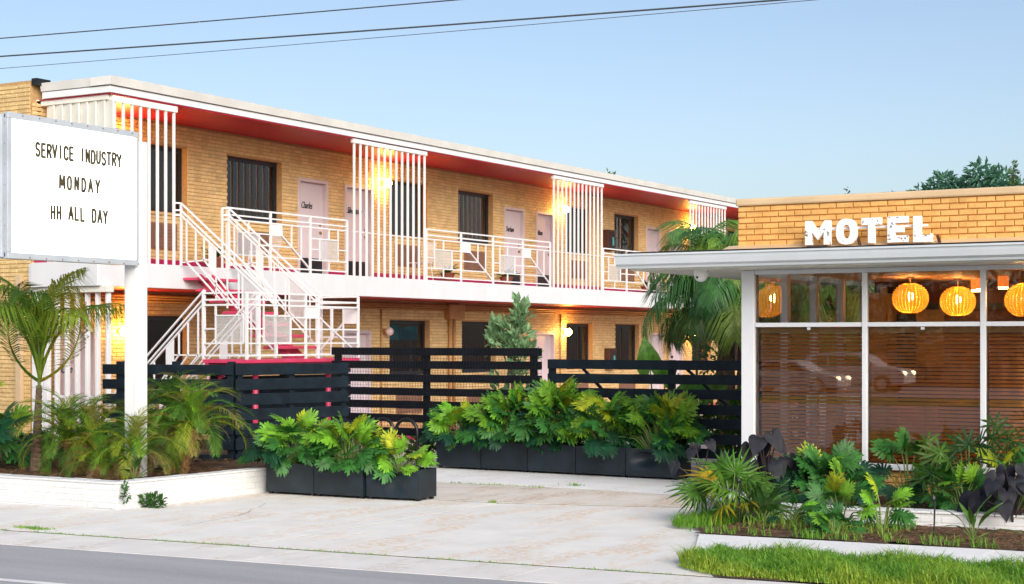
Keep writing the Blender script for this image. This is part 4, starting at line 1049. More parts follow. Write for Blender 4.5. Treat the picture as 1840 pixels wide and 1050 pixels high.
# ------------------------------------------------------------------ leaves (unit length along +y, face up +z)
def leaf_lobed(seed, nl=6, width=.95, droop=.28):
    r = random.Random(seed); b = MB(); N = 8
    zf = lambda x, y: -droop * y * y - .22 * x * x + .05 * abs(x)
    cw = lambda t: .03 + .15 * max(0, sin(pi * min(1, t * .9 + .08))) ** .8
    for sgn in (-1, 1):
        vs = []
        for k in range(N + 1):
            t = k / N; vs += [(0, t * .92, zf(0, t)), (sgn * cw(t), t * .92, zf(cw(t), t) + .025)]
        fs = [(2 * k, 2 * k + 2, 2 * k + 3, 2 * k + 1) if sgn < 0 else (2 * k, 2 * k + 1, 2 * k + 3, 2 * k + 2) for k in range(N)]
        b.add(vs, fs)
        for i in range(nl):
            t = .03 + .80 * i / (nl - 1); ang = radians(128 - 98 * (i / (nl - 1)) ** .85 + r.uniform(-6, 6))
            L = width * (.37 + .17 * sin(pi * (.25 + .6 * i / (nl - 1)))) * r.uniform(.86, 1.1) * (.72 if i == 0 else 1)
            dx, dy = sin(ang) * sgn, cos(ang); px_, py_ = -dy, dx
            x0, y0 = sgn * cw(t) * .6, t * .92; w0, w1 = .058, .062 * r.uniform(.8, 1.15)
            P = []
            for l, w_ in ((0, w0), (L * .55, w1), (L * .85, w1 * .6)):
                for q in (-1, 1):
                    x, y = x0 + dx * l + px_ * w_ * q, y0 + dy * l + py_ * w_ * q
                    P.append((x, y, zf(x, y) - .10 * (l ** 2) * r.uniform(.5, 1.6) + (.012 if q > 0 else 0)))
            x, y = x0 + dx * L + px_ * .02 * sgn, y0 + dy * L; P.append((x, y, zf(x, y) - .13 * L * L - .015))
            x2, y2 = x0 + dx * L * .72 + px_ * w1 * 1.7, y0 + dy * L * .72 + py_ * w1 * 1.7
            P.append((x2, y2, zf(x2, y2) - .04))
            b.add(P, [(0, 1, 3, 2), (2, 3, 5, 4), (4, 5, 6), (3, 7, 5)])
    b.add([(-.05, .86, zf(0, .9)), (.05, .86, zf(0, .9)), (.035, 1.02, zf(0, 1)), (-.035, 1.02, zf(0, 1)), (0, 1.13, zf(0, 1.13))], [(0, 1, 2, 3), (3, 2, 4)])
    return b
def leaf_blade(prof, fold=.15, droop=.3, n=8, wave=0, seed=0):
    """prof: (t, half width) pairs; heart shapes may start at negative t"""
    b = MB(); r = random.Random(seed)
    t0, t1 = prof[0][0], prof[-1][0]
    def hw(t):
        for (a, wa), (c, wc) in zip(prof, prof[1:]):
            if t <= c: return wa + (wc - wa) * (t - a) / max(1e-6, c - a)
        return prof[-1][1]
    for sgn in (-1, 1):
        vs = []
        for k in range(n + 1):
            t = t0 + (t1 - t0) * k / n; w_ = hw(t); wz = wave * sin(k * 2.1 + seed)
            vs += [(0 if t >= 0 else sgn * w_ * .25, t, -droop * t * abs(t)), (sgn * w_ * .55, t - .02, -droop * t * abs(t) + fold * w_ * .6 + wz * .5), (sgn * w_, t - .05, -droop * t * abs(t) + fold * w_ * .6 - .12 * w_ + wz)]
        fs = []
        for k in range(n):
            for c in (0, 1):
                q = (3 * k + c, 3 * k + c + 1, 3 * k + 4 + c, 3 * k + 3 + c); fs.append(q if sgn > 0 else q[::-1])
        b.add(vs, fs)
    return b
def leaf_heart(seed, droop=.12, fold=.22):
    r = random.Random(seed); right = [(.0, -.02), (.08, -.20), (.20, -.27), (.33, -.19), (.41, .0), (.41, .18), (.33, .42), (.20, .68), (.08, .88)]
    P = [(x + r.uniform(-.012, .012) * (x > 0), y) for x, y in right] + [(0, 1.0)]; out = P + [(-x, y) for x, y in reversed(right[1:])]
    zf = lambda x, y: -droop * y * abs(y) + fold * abs(x) - .35 * x * x + .03 * sin(9 * y + seed)
    b = MB(); mid = [(0, .0), (0, .3), (0, .6)]
    ring = [(x * .52, .12 + (y - .12) * .55) for x, y in out]; n = len(out)
    b.add([(x, y, zf(x, y) - .03) for x, y in out] + [(x, y, zf(x, y)) for x, y in ring] + [(0, .12, zf(0, .12) - .01)], [(i, (i + 1) % n, n + (i + 1) % n, n + i) for i in range(n)] + [(n + i, n + (i + 1) % n, 2 * n) for i in range(n)])
    return b
def leaf_fan(seed, n=15, spread=150, droop=.35, wid=.055, join=.35):
    b = MB(); r = random.Random(seed)
    for k in range(n):
        a = radians(-spread + 2 * spread * k / (n - 1) + r.uniform(-3, 3)); L = (1 - .25 * abs(k / (n - 1) - .5) * 2) * r.uniform(.85, 1.05)
        dx, dy = sin(a), cos(a); px_, py_ = dy, -dx; P = []
        for l, w_ in ((.0, .004), (join, join * radians(spread) / n * 1.08), (.68, wid), (1, .004)):
            z = -droop * (l * L) ** 2.2 * (1 + .3 * r.random()) + (.02 if k % 2 else 0) * (l > 0)
            P += [(dx * l * L - px_ * w_, dy * l * L - py_ * w_, z - .012), (dx * l * L, dy * l * L, z + .012), (dx * l * L + px_ * w_, dy * l * L + py_ * w_, z - .012)]
        b.add(P, [(3 * i + c, 3 * i + c + 1, 3 * i + 4 + c, 3 * i + 3 + c) for i in range(3) for c in (0, 1)])
    return b
def frond(seed, el=70, bend=95, n=26, ll=.34, lw=.011, rake=.55, vee=.25, hang=.25, bare=.12, twist=0):
    """feather frond of unit length in the y-z plane, leaflets both sides"""
    r = random.Random(seed); b = MB(); P = []; p = Vector((0, 0, 0)); m = n + 4
    for k in range(m + 1):
        a = radians(el - bend * (k / m) ** 1.35); P.append(p.copy()); p = p + Vector((0.02 * sin(k * .3 + seed), cos(a), sin(a))) / m
    b.tube([P[k] for k in range(0, m + 1, 4)] , [.012 * (1 - .85 * k / m) + .002 for k in range(0, m + 1, 4)], 4, cap=False)
    for k in range(int(bare * m), m + 1):
        t = k / m; T = (P[min(k + 1, m)] - P[max(k - 1, 0)]).normalized(); N_ = Vector((1, 0, 0)).cross(T) * 1
        l = ll * (sin(pi * (.12 + .84 * (t - bare) / (1 - bare))) ** .7) * r.uniform(.85, 1.1)
        for sgn in (-1, 1):
            d = (T * (rake + .5 * t) + Vector((sgn, 0, 0)) * .85 + N_ * (vee + r.uniform(-.12, .12)) + Vector((r.uniform(-.08, .08), r.uniform(-.08, .08), r.uniform(-.08, .08)))).normalized()
            s_ = d.cross(N_).normalized() * lw; q = P[k]; mid = q + d * l * .5 + Vector((0, 0, -hang * l * .18)); tip = q + d * l * .97 + Vector((0, 0, -hang * l))
            b.add([q - s_ * .5, q + s_ * .5, mid + s_, mid - s_, tip], [(0, 1, 2, 3), (3, 2, 4)])
    return b
LM = {'phil': [leaf_lobed(k, 8, .95 + .1 * (k % 3), .2 + .08 * (k % 4)).mesh('leaf', 'leaf', smooth=True) for k in range(7)],
      'heart': [leaf_heart(k, .10 + .08 * k, .16 + .08 * (k % 2)).mesh('leaf', 'darkleaf', smooth=True) for k in range(4)],
      'ear': [leaf_heart(k + 4, .2, .25).mesh('leaf', 'leaf', smooth=True) for k in range(3)],
      'lance': [leaf_blade([(0, .02), (.15, .07), (.4, .115), (.7, .085), (1, 0)], .4, .45, 8, .006, k).mesh('leaf', 'leaf', smooth=True) for k in range(3)],
      'fan': [leaf_fan(k, 15, 135, .5 + .15 * k, .036, .36).mesh('leaf', 'palm') for k in range(3)],
      'rhapis': [leaf_fan(k + 9, 8, 125, .28, .075, .12).mesh('leaf', 'palm') for k in range(3)],
      'date': [frond(k, 64 + 6 * (k % 3), 112 + 12 * (k % 4), 34, .27, .0048, .75, .35, .3, .14).mesh('frond', 'palm') for k in range(5)],
      'queen': [frond(k + 20, 86, 78 + 18 * (k % 4), 46, .32, .0055, .6, .25, 1.0, .28).mesh('frond', 'palm') for k in range(5)],
      'big': [frond(k + 40, 66, 130 + 16 * (k % 3), 54, .38, .0062, .55, .1, .85, .10).mesh('frond', 'palm') for k in range(5)]}
def jit(c, r, a=.18): k = 1 + r.uniform(-a, a); return tuple(max(.002, x * k * (1 + r.uniform(-a, a) * .4)) for x in c)
def basis(y, zhint):
    y = Vector(y).normalized(); z = Vector(zhint); z = (z - y * z.dot(y)).normalized(); x = y.cross(z)
    return x, y, z
def place(me, parent, p, y, zhint, s, col):
    x, y, z = basis(y, zhint); m = Matrix.Identity(4)
    for i in range(3): m[i][0] = x[i] * s; m[i][1] = y[i] * s; m[i][2] = z[i] * s; m[i][3] = p[i]
    return inst(me.name.split('.')[0], me, parent, m, col)
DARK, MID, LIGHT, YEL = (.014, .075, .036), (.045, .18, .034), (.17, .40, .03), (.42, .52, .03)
def philodendron(name, label, loc, seed, n=34, spread=.55, height=.5, size=.3, tones=(.35, .4, .2, .05), depth=1.0, group='lobed-leaf philodendrons', cat='plant', face=(.45, -.85), droop_edge=True):
    r = random.Random(seed); t = thing(name, label, cat, loc, group); stems = MB()
    for k in range(n):
        q = (k + .5) / n; a = r.uniform(0, 2 * pi); rad = spread * sqrt(q) * r.uniform(.75, 1.05)
        fx = cos(a) * rad; fy = sin(a) * rad * depth
        h = height * (1.05 - .85 * q ** 1.5) * r.uniform(.75, 1.12) + .03
        tip = Vector((fx, fy, h)); base = Vector((fx * .18, fy * .18, -.02))
        mid = base.lerp(tip, .5) + Vector((0, 0, .10 * size / .3 + .06 * h))
        stems.tube([base, mid, tip], [.009, .007, .005], 4, cap=False)
        out = Vector((fx + face[0] * .18, fy + face[1] * .18, 0)); out = out.normalized() if out.length > .01 else Vector((face[0], face[1], 0))
        up = 1.15 - 1.5 * q + r.uniform(-.45, .45)
        y = out + Vector((r.uniform(-.4, .4), r.uniform(-.4, .4), up))
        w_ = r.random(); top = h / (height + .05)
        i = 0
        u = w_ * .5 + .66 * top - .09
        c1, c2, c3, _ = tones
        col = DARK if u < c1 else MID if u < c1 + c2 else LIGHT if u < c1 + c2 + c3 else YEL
        zh = Vector((face[0] * .6, face[1] * .6, .75)) + Vector((r.uniform(-.6, .6), r.uniform(-.6, .6), r.uniform(-.2, .2)))
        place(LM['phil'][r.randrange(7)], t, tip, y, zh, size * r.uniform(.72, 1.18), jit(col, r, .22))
    stems.build('stem', 'stem', t, local=True); return t
PHL = ['lobed philodendron in the box nearest the white wall, dark green at its left', 'lobed philodendron in the middle front box, bright green on top', 'small yellow-green philodendron in the dented front box']
c = PLF
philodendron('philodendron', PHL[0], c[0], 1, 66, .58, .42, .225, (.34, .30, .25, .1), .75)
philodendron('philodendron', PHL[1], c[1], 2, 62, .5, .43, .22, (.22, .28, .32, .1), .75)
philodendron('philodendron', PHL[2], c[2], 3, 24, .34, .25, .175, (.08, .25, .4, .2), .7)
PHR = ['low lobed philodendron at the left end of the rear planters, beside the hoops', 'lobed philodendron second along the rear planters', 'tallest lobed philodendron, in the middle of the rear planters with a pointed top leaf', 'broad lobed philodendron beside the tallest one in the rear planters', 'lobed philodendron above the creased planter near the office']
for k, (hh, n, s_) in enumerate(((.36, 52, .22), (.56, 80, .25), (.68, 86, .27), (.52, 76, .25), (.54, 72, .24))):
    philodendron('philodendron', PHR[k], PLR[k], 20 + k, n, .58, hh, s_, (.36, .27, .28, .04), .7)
# bed below the office window
philodendron('philodendron', 'dense deep-green philodendron under the first office window', (-5.85, 16.7, .12), 31, 66, .52, .34, .21, (.5, .36, .12, 0), .8)
philodendron('philodendron', 'tall long-stalked philodendron against the brick under the middle window', (-5.05, 17.2, .12), 32, 16, .42, .52, .23, (.5, .42, .08, 0), .6)
philodendron('philodendron', 'dark philodendron at the far left end of the raised bed by the brick wall', (-16.2, 14.6, .25), 39, 22, .5, .5, .34, (.5, .4, .1, 0), .9)
philodendron('philodendron', 'deep-green philodendron behind the dark taro at the right edge', (-3.9, 17.0, .12), 33, 24, .4, .42, .22, (.55, .38, .05, 0), .8)
philodendron('philodendron', 'small light-green philodendron in the mulch in front of the white edging', (-5.13, 15.12, .05), 34, 13, .26, .28, .17, (.25, .45, .3, 0), .8)
philodendron('philodendron', 'bright yellow-green young philodendron in front of the white edging, upright', (-4.66, 14.98, .05), 35, 9, .2, .30, .18, (.05, .2, .6, .1), .8)
philodendron('philodendron', 'low creeping philodendron at the front of the mulch bed', (-4.98, 14.55, .05), 36, 16, .24, .10, .14, (.3, .5, .15, 0), .9)
philodendron('philodendron', 'philodendron with big drooping leaves at the far left, over the white wall', (-15.75, 13.75, .25), 37, 15, .40, .75, .36, (.35, .5, .12, 0), .9)
philodendron('philodendron', 'low philodendron between the tall thin palm and the date palms', (-14.95, 14.7, .25), 38, 16, .38, .42, .27, (.35, .5, .12, 0), .9)

for k, (x, y, n, hh, s_, tn, lb) in enumerate(((-5.45, 16.35, 26, .26, .17, (.35, .45, .2, 0), 'small mid-green philodendron just behind the white edging under the first office window'),
        (-4.62, 16.7, 22, .30, .18, (.4, .45, .15, 0), 'small mid-green philodendron in front of the brick under the middle office window'),
        (-4.22, 16.25, 24, .28, .17, (.45, .4, .15, 0), 'small green philodendron at the foot of the lady palm'),
        (-5.6, 15.0, 10, .16, .14, (.2, .5, .3, 0), 'tiny light-green philodendron between the broad-leaf lily and the young ones in the mulch'))):
    philodendron('philodendron', lb, (x, y, .11 if y > 15.5 else .05), 90 + k, n, .3, hh, s_, tn, .8)
def palm_crown(t, base, kind, n, L, seed, tones, elr=(-10, 55), keep=lambda a, k: True, azr=(0, 2 * pi), stems=None):
    """fronds leave `base` all round; each frond mesh already rises and bends, tilt adds spread"""
    r = random.Random(seed)
    for k in range(n):
        a = azr[0] + (azr[1] - azr[0]) * (k * .618034 % 1); tilt = radians(elr[0] + (elr[1] - elr[0]) * ((k + .5) / n))
        out = Vector((cos(a), sin(a), 0)); y = out * cos(tilt) - Vector((0, 0, 1)) * sin(tilt); z = Vector((0, 0, 1)) * cos(tilt) + out * sin(tilt)
        place(LM[kind][r.randrange(len(LM[kind]))], t, base, y, z, L * r.uniform(.8, 1.12), jit(tones[r.randrange(len(tones))], r, .25))
def date_palm(label, loc, seed, trunks, L, n):
    r = random.Random(seed); t = thing('date_palm', label, 'palm', loc, 'pygmy date palms in the raised bed')
    for (x, y, h, lean) in trunks:
        pts = [Vector((x, y, -.05)), Vector((x + lean * .4, y, h * .5)), Vector((x + lean, y, h))]
        m = MB().tube(pts, [.055, .05, .06], 9); 
        for k in range(46):
            q = r.random(); p = pts[0].lerp(pts[2], q) + Vector((0, 0, 0)); a = r.uniform(0, 2 * pi); o = Vector((cos(a), sin(a), 0))
            m.tube([p + o * .045, p + o * .075 + Vector((0, 0, .04))], [.014, .006], 4)
        m.build('trunk', 'boot', t, local=True)
        palm_crown(t, Vector((x + lean, y, h)), 'date', n, L, seed + int(x * 100), [(.12, .28, .03), (.19, .38, .03), (.28, .38, .03), (.09, .21, .03), (.34, .32, .07)], (-45, 58))
        for k in range(6):
            a = r.uniform(0, 2 * pi); o = Vector((cos(a), sin(a), -.9 + r.uniform(-.5, .3)))
            place(LM['date'][k % 5], t, Vector((x + lean, y, h - .02)), o, Vector((cos(a), sin(a), .6)), L * .62, jit((.30, .22, .10), r, .2))
    return t
date_palm('bright green pygmy date palm in front of the white fins, two short trunks', (-14.45, 14.3, .24), 5, [(-.10, .0, .36, -.06), (.12, .05, .32, .06)], .86, 34)
date_palm('olive pygmy date palm right of the sign post with dry fronds, three trunks', (-13.55, 14.95, .24), 6, [(-.34, .0, .40, -.10), (.0, .1, .50, -.03), (.20, .02, .54, .16)], .88, 34)
date_palm('low pygmy date palm offshoot at the foot of the sign post', (-13.66, 13.85, .24), 7, [(0, 0, .14, .02)], .62, 24)
date_palm('young pygmy date palm whose fronds cover the lower part of the sign post', (-13.22, 13.98, .24), 12, [(0, 0, .26, .02)], .74, 28)
# aerial roots / props of the right clump
t = thing('slender_palm', 'tall thin young palm with drooping fronds in front of the yellow brick end wall', 'palm', (-15.05, 14.2, .24))
r = random.Random(9); m = MB(); m.tube([V(0, 0, -.05), V(.02, 0, .3), V(.05, 0, .75), V(.07, 0, 1.05)], [.075, .055, .042, .034], 10)
for k in range(16): z = .05 + k * .06; m.lathe([(.068 - z * .034, z), (.074 - z * .034, z + .03), (.062 - z * .034, z + .05)], 10, (.02 + z * .05, 0, 0))
m.build('trunk', 'trunk', t, local=True)
m = MB()
for k in range(5):
    a = r.uniform(0, 6.28); m.tube([V(.07, 0, 1.0), V(.07 + .03 * cos(a), .03 * sin(a), 1.4), V(.07 + .09 * cos(a), .09 * sin(a), 1.75)], [.018, .013, .008], 5, cap=False)
m.build('leaf_sheath', 'stem', t, local=True)
palm_crown(t, V(.08, 0, 1.14), 'queen', 13, 1.9, 4, [(.20, .38, .03), (.30, .46, .035), (.16, .32, .03), (.48, .50, .04)], (-16, 16))
place(LM['queen'][1], t, V(.07, 0, 1.1), V(-.25, -.1, 1), V(1, 0, .3), 1.5, (.36, .33, .02))
place(LM['queen'][2], t, V(.07, 0, 1.1), V(.35, .15, 1), V(-1, 0, .3), 1.55, (.10, .19, .02))

t = thing('feather_palm', 'big feathery palm behind the office eave with fibrous trunks', 'palm', (-9.95, 24.0, -.2))
m = MB()
for x, y, h in ((0, 0, 2.3), (.22, .08, 2.35), (-.16, .15, 2.2)):
    m2 = MB().tube([V(x, y, 0), V(x - .01, y, 1.0), V(x - .02, y, 1.7), V(x, y, h)], [.11, .10, .10, .07], 10); m2.build('trunk', 'trunk', t, local=True)
    r = random.Random(int(x * 100))
    bb = MB()
    for k in range(14):
        z = .5 + k * .13; a = r.uniform(0, 6.28); o = Vector((cos(a), sin(a), 0)); bb.tube([V(x, y, z) + o * .10, V(x, y, z + .25) + o * .14], [.03, .008], 4)
    bb.build('frond_stub', 'trunk', t, local=True)
for (x, y, z, n, L, sd) in ((-.10, .05, 2.5, 26, 1.6, 1), (.08, .1, 2.9, 22, 1.45, 2), (-.55, .3, 3.2, 22, 1.25, 3)):
    palm_crown(t, V(x, y, z), 'big', n, L, 50 + sd, [(.10, .27, .08), (.16, .36, .07), (.08, .22, .08), (.24, .40, .07)], (-38, 36))
r = random.Random(77)
for k in range(7):
    a = radians(150 + k * 22); place(LM['big'][k % 5], t, V(-.1, .05, 2.2), V(cos(a), sin(a), -.25), V(cos(a) * .4, sin(a) * .4, 1), 1.35, jit((.06, .13, .03), r))

t = thing('feather_palm', 'feathery palm in the courtyard seen through the office side windows', 'palm', (-9.5, 27.6, -.2))
MB().tube([V(0, 0, 0), V(.02, 0, 1.4), V(0, 0, 2.3)], [.12, .10, .08], 10).build('trunk', 'trunk', t, local=True)
palm_crown(t, V(0, 0, 2.35), 'big', 30, 1.9, 71, [(.07, .20, .05), (.14, .28, .05), (.22, .30, .05)], (-40, 40))

def fan_palm(label, loc, seed, n, L, tones, kind='fan', name='fan_palm', leafsize=.42, spread=1.0, group=None, stemmat='stem'):
    r = random.Random(seed); t = thing(name, label, 'palm', loc, group); m = MB()
    for k in range(n):
        a = k * 2.399 + r.uniform(-.3, .3); q = (k + .5) / n; el = radians(84 - 66 * q + r.uniform(-16, 16)); l = L * r.uniform(.7, 1.1) * (1 - .25 * q)
        d = Vector((cos(a) * cos(el) * spread, sin(a) * cos(el) * spread, sin(el))); tip = d * l
        m.tube([V(0, 0, 0), tip * .5 + V(0, 0, .04), tip], [.009, .007, .005], 4, cap=False)
        y = Vector((d.x, d.y, d.z * .55 - .12)); z = Vector((.35 - d.x * .4 + r.uniform(-.5, .5), -.7 - d.y * .4, .7 + r.uniform(-.3, .3)))
        place(LM[kind][r.randrange(3)], t, tip, y, z, leafsize * r.uniform(.75, 1.15), jit(tones[r.randrange(len(tones))], r, .2))
    m.build('stem', stemmat, t, local=True); return t
fan_palm('bushy green fan palm with some yellowed leaves at the driveway corner', (-6.27, 15.15, .04), 3, 25, .56, [(.08, .21, .025), (.06, .17, .025), (.13, .28, .03), (.09, .23, .02), (.10, .24, .03), (.42, .34, .02)], leafsize=.29)
fan_palm('dark green lady palm with finger leaves against the right window mullion', (-4.35, 16.95, .12), 4, 24, .88, [(.022, .075, .02), (.04, .11, .02), (.07, .16, .02)], 'rhapis', 'lady_palm', .27)
def taro(label, loc, seed, n, H_, size):
    r = random.Random(seed); t = thing('dark_taro', label, 'plant', loc, 'purple-black taro plants'); m = MB()
    for k in range(n):
        a = k * 2.399 + r.uniform(-.4, .4); q = (k + .3) / n; h = H_ * (1 - .6 * q) * r.uniform(.8, 1.1); o = Vector((cos(a), sin(a), 0)) * (.08 + .34 * q)
        tip = o + V(0, 0, h); m.tube([V(0, 0, 0), o * .4 + V(0, 0, h * .6), tip], [.012, .009, .006], 5, cap=False)
        y = o.normalized() * .55 + V(.2 + r.uniform(-.3, .3), -.3, -1.0 + r.uniform(-.2, .4)); z = V(.45, -.85, .4) + o * 1.2 + V(r.uniform(-.3, .3), 0, 0)
        place(LM['heart'][r.randrange(4)], t, tip, y, z, size * r.uniform(.8, 1.15), jit((.009, .010, .016), r, .3))
    m.build('stem', 'darkstem', t, local=True)
taro('purple-black taro by the white column, between the fan palm and the philodendron', (-6.42, 16.5, .12), 1, 15, .68, .235)
taro('purple-black taro with hanging leaves at the lower right corner', (-3.62, 15.75, .10), 2, 18, .50, .23)
taro('small purple-black taro behind the fan palm at the fence end', (-7.55, 17.4, .05), 3, 6, .66, .16)
def lance(label, loc, seed, n, size, tone, name='broad_leaf_lily'):
    r = random.Random(seed); t = thing(name, label, 'plant', loc); m = MB()
    for k in range(n):
        a = k * 2.399; q = (k + .5) / n; el = radians(85 - 55 * q + r.uniform(-8, 8)); d = Vector((cos(a) * cos(el), sin(a) * cos(el), sin(el))); p = d * .16
        m.tube([V(0, 0, 0), p], [.007, .005], 4, cap=False)
        place(LM['lance'][k % 3], t, p, d, V(-d.x, -d.y, 1.2), size * r.uniform(.75, 1.15), jit(tone, r, .2))
    m.build('stem', 'stem', t, local=True)
lance('upright broad-leaf lily in the mulch in front of the white edging', (-5.85, 14.95, .04), 3, 14, .34, (.05, .13, .03))
lance('small rosette of strap leaves by the sign post', (-13.0, 13.75, .25), 4, 12, .28, (.05, .13, .025), 'strap_leaf_plant')
lance('tiny lily sprout at the lower right beside the garden stake', (-3.75, 14.75, .04), 5, 9, .26, (.07, .16, .03), 'lily_sprout')

# leaf clouds: many small real leaves joined into one crown
def leaf_cloud(seed, lobes, n, leaf, aspect=.45, up=.3):
    r = random.Random(seed); b = MB()
    for _ in range(n):
        c, rad = lobes[r.randrange(len(lobes))]; v = Vector((r.gauss(0, 1), r.gauss(0, 1), r.gauss(0, 1))).normalized() * (r.random() ** .4)
        p = Vector(c) + Vector((v.x * rad[0], v.y * rad[1], v.z * rad[2])); d = (v + Vector((r.uniform(-.7, .7), r.uniform(-.7, .7), up + r.uniform(-.6, .6)))).normalized()
        s_ = d.cross(Vector((r.uniform(-1, 1), r.uniform(-1, 1), 1.2))).normalized(); l = leaf * r.uniform(.6, 1.2); w_ = l * aspect / 2; n_ = d.cross(s_) * l * .12
        b.add([p, p + d * l * .45 + s_ * w_ - n_, p + d * l, p + d * l * .45 - s_ * w_ - n_, p + d * l * .45 + n_ * .4], [(0, 1, 4), (1, 2, 4), (2, 3, 4), (3, 0, 4)])
    return b
def cloud_plant(name, label, cat, loc, lobes, n, leaf, col, trunk, seed, aspect=.45, up=.3, group=None, tr=.03, limbs=None, tmat='bark', fmat='leaf', cname='crown'):
    t = thing(name, label, cat, loc, group); r = random.Random(seed)
    o = leaf_cloud(seed, lobes, n, leaf, aspect, up).build(cname, fmat, t, local=True); o.color = (*col, 1)
    m = MB(); m.tube([V(0, 0, -.1), V(.01, 0, trunk * .5), V(-.01, .01, trunk)], [tr * 1.3, tr, tr * .8], 8)
    for c, rad in lobes: m.tube([V(-.01, .01, trunk * .85), Vector(c) * .6 + V(0, 0, trunk * .35), Vector(c)], [tr * .6, tr * .4, tr * .15], 5)
    m.build('trunk', tmat, t, local=True); return t
cloud_plant('young_shrub', 'young shrub with upright oval leaves rising behind the netted fence', 'shrub', (-12.15, 20.9, -.2),
            [((0.05, 0, 2.15), (.18, .2, .32)), ((.14, 0, 2.42), (.10, .12, .24)), ((-.14, 0, 2.0), (.22, .2, .2)), ((.18, .0, 1.85), (.26, .22, .16)), ((-.30, 0, 2.15), (.08, .08, .20)), ((0, 0, 1.4), (.34, .3, .3))], 420, .19, (.24, .42, .20), 1.7, 3, .5, .9)
cloud_plant('citrus_tree', 'small citrus tree with glossy leaves in front of a ground-floor door', 'tree', (-11.4, 26.0, -.2),
            [((0, 0, 2.75), (.12, .12, .3)), ((.28, 0, 2.45), (.25, .2, .28)), ((-.33, 0, 2.2), (.28, .2, .2)), ((.1, 0, 2.1), (.2, .2, .25)), ((.3, 0, 1.6), (.26, .2, .2))], 230, .17, (.05, .14, .03), 2.2, 4, .4, -.15, tr=.025)
for k, (x, y, sx, hh, n) in enumerate(((-12.6, 21.4, .5, .9, 420), (-11.4, 21.6, .5, 1.05, 420), (-10.3, 22.1, .7, 1.0, 520), (-9.2, 22.4, .7, 1.15, 560), (-8.4, 21.4, .5, 1.1, 420), (-14.2, 21.6, .35, .55, 200))):
    cloud_plant('courtyard_bush', ['green bush seen through the netted fence below the young shrub', 'green bush seen through the slats by the fence joint', 'lime green bush seen through the middle of the lower fence', 'lime green bush seen through the lower fence under the elephant ears', 'green bush seen through the fence beside the office column', 'little bush seen through the netted fence near the stairs'][k], 'shrub', (x, y, -.2),
                [((0, 0, hh * .5), (sx, .35, hh * .45)), ((sx * .5, 0, hh * .75), (sx * .5, .3, hh * .3)), ((-sx * .5, 0, hh * .65), (sx * .5, .3, hh * .35))], n, .17, [(.05, .13, .025), (.06, .15, .03), (.12, .23, .03), (.13, .24, .03), (.07, .17, .03), (.09, .18, .03)][k], hh * .4, 60 + k, .45, .3, 'courtyard bushes behind the fence')
def ear_plant(label, loc, leaves, tone, seed):
    r = random.Random(seed); t = thing('elephant_ear', label, 'plant', loc); m = MB()
    for (x, y, z, dx, dz, s_) in leaves:
        m.tube([V(0, 0, 0), V(x * .6, y * .6, z * .6), V(x, y, z)], [.02, .015, .01], 5, cap=False)
        place(LM['ear'][r.randrange(3)], t, V(x, y, z), V(dx, -.25, dz), V(.35 - dx * .2, -.9, .3), s_, jit(tone, r, .15))
    m.build('stem', 'stem', t, local=True)
ear_plant('elephant ear plant with big upright leaves showing over the lower fence', (-10.35, 22.2, -.2), [(-.15, 0, 1.62, -.1, 1, .48), (.1, 0, 1.45, .6, .8, .36), (.35, .1, 1.2, .5, .2, .5), (.75, 0, 1.25, .3, .1, .55), (-.2, -.1, 1.0, -.5, .3, .5), (1.3, 0, 1.1, .3, .3, .5)], (.085, .24, .025), 4)
# plants in pots on the balcony, chairs behind railings
def pot_plant(label, y, seed, z=F2 + .01, x=-19.45):
    t = thing('potted_plant', label, 'potted plant', (x, y, z), 'potted plants on the balcony')
    MB().lathe([(.10, 0), (.15, .22), (.165, .22), (.165, .26), (.14, .26), (.13, .22), (0, .22)], 16).build('pot', 'terracotta', t, local=True, smooth=False)
    r = random.Random(seed); 
    for k in range(26):
        a = k * 2.399; el = radians(r.uniform(15, 85)); d = Vector((cos(a) * cos(el), sin(a) * cos(el), sin(el)))
        place(LM['lance'][k % 3], t, V(0, 0, .22), d, V(-d.x, -d.y, 1), r.uniform(.2, .36), jit((.05, .14, .03), r, .3))
for k, y in enumerate((22.7, 30.55, 33.15, 40.9)):
    pot_plant(['potted plant on the balcony by the staircase opening', 'terracotta potted plant on the balcony behind the second fin screen', 'terracotta potted plant on the balcony left of the door lettered Durham', 'terracotta potted plant on the balcony close to the big palm'][k], y, k)
def wire_chair(label, x, y, rz, z, mname='white'):
    t = thing('wire_chair', label, 'chair', (x, y, z), 'white wire chairs', rz); bw = .0075
    s_ = MB(); 
    for k in range(11): s_.tube([V(-.22 + k * .044, -.2, .44), V(-.22 + k * .044, .0, .425), V(-.22 + k * .044, .2, .44)], bw * .7, 4)
    for yy in (-.2, 0, .2): s_.tube([V(-.23, yy, .43), V(.23, yy, .43)], bw, 5)
    s_.build('seat', mname, t, local=True)
    b = MB()
    for k in range(11): b.tube([V(-.22 + k * .044, .2, .44), V(-.24 + k * .048, .27, .66), V(-.21 + k * .042, .31, .86)], bw * .7, 4)
    for zz, yy in ((.55, .24), (.70, .28), (.86, .31)): b.tube([V(-.24, yy, zz), V(.24, yy, zz)], bw, 5)
    b.build('backrest', mname, t, local=True)
    for sx in (-1, 1):
        for sy in (-1, 1): MB().tube([V(sx * .21, sy * .18, .43), V(sx * .25, sy * .23, 0)], bw * 1.3, 6).build('leg', mname, t, local=True)
wire_chair('white wire chair on the balcony behind the mesh railing left of a potted plant', -19.35, 29.25, -1.4, F2 + .004)
wire_chair('white wire chair on the balcony by the stair opening', -19.4, 24.0, -1.3, F2 + .004)
wire_chair('white wire chair in the courtyard seen through the netted fence, left one', -13.0, 21.3, 1.0, -.2)
wire_chair('white wire chair in the courtyard seen through the netted fence, right one', -12.0, 21.2, .5, -.2)
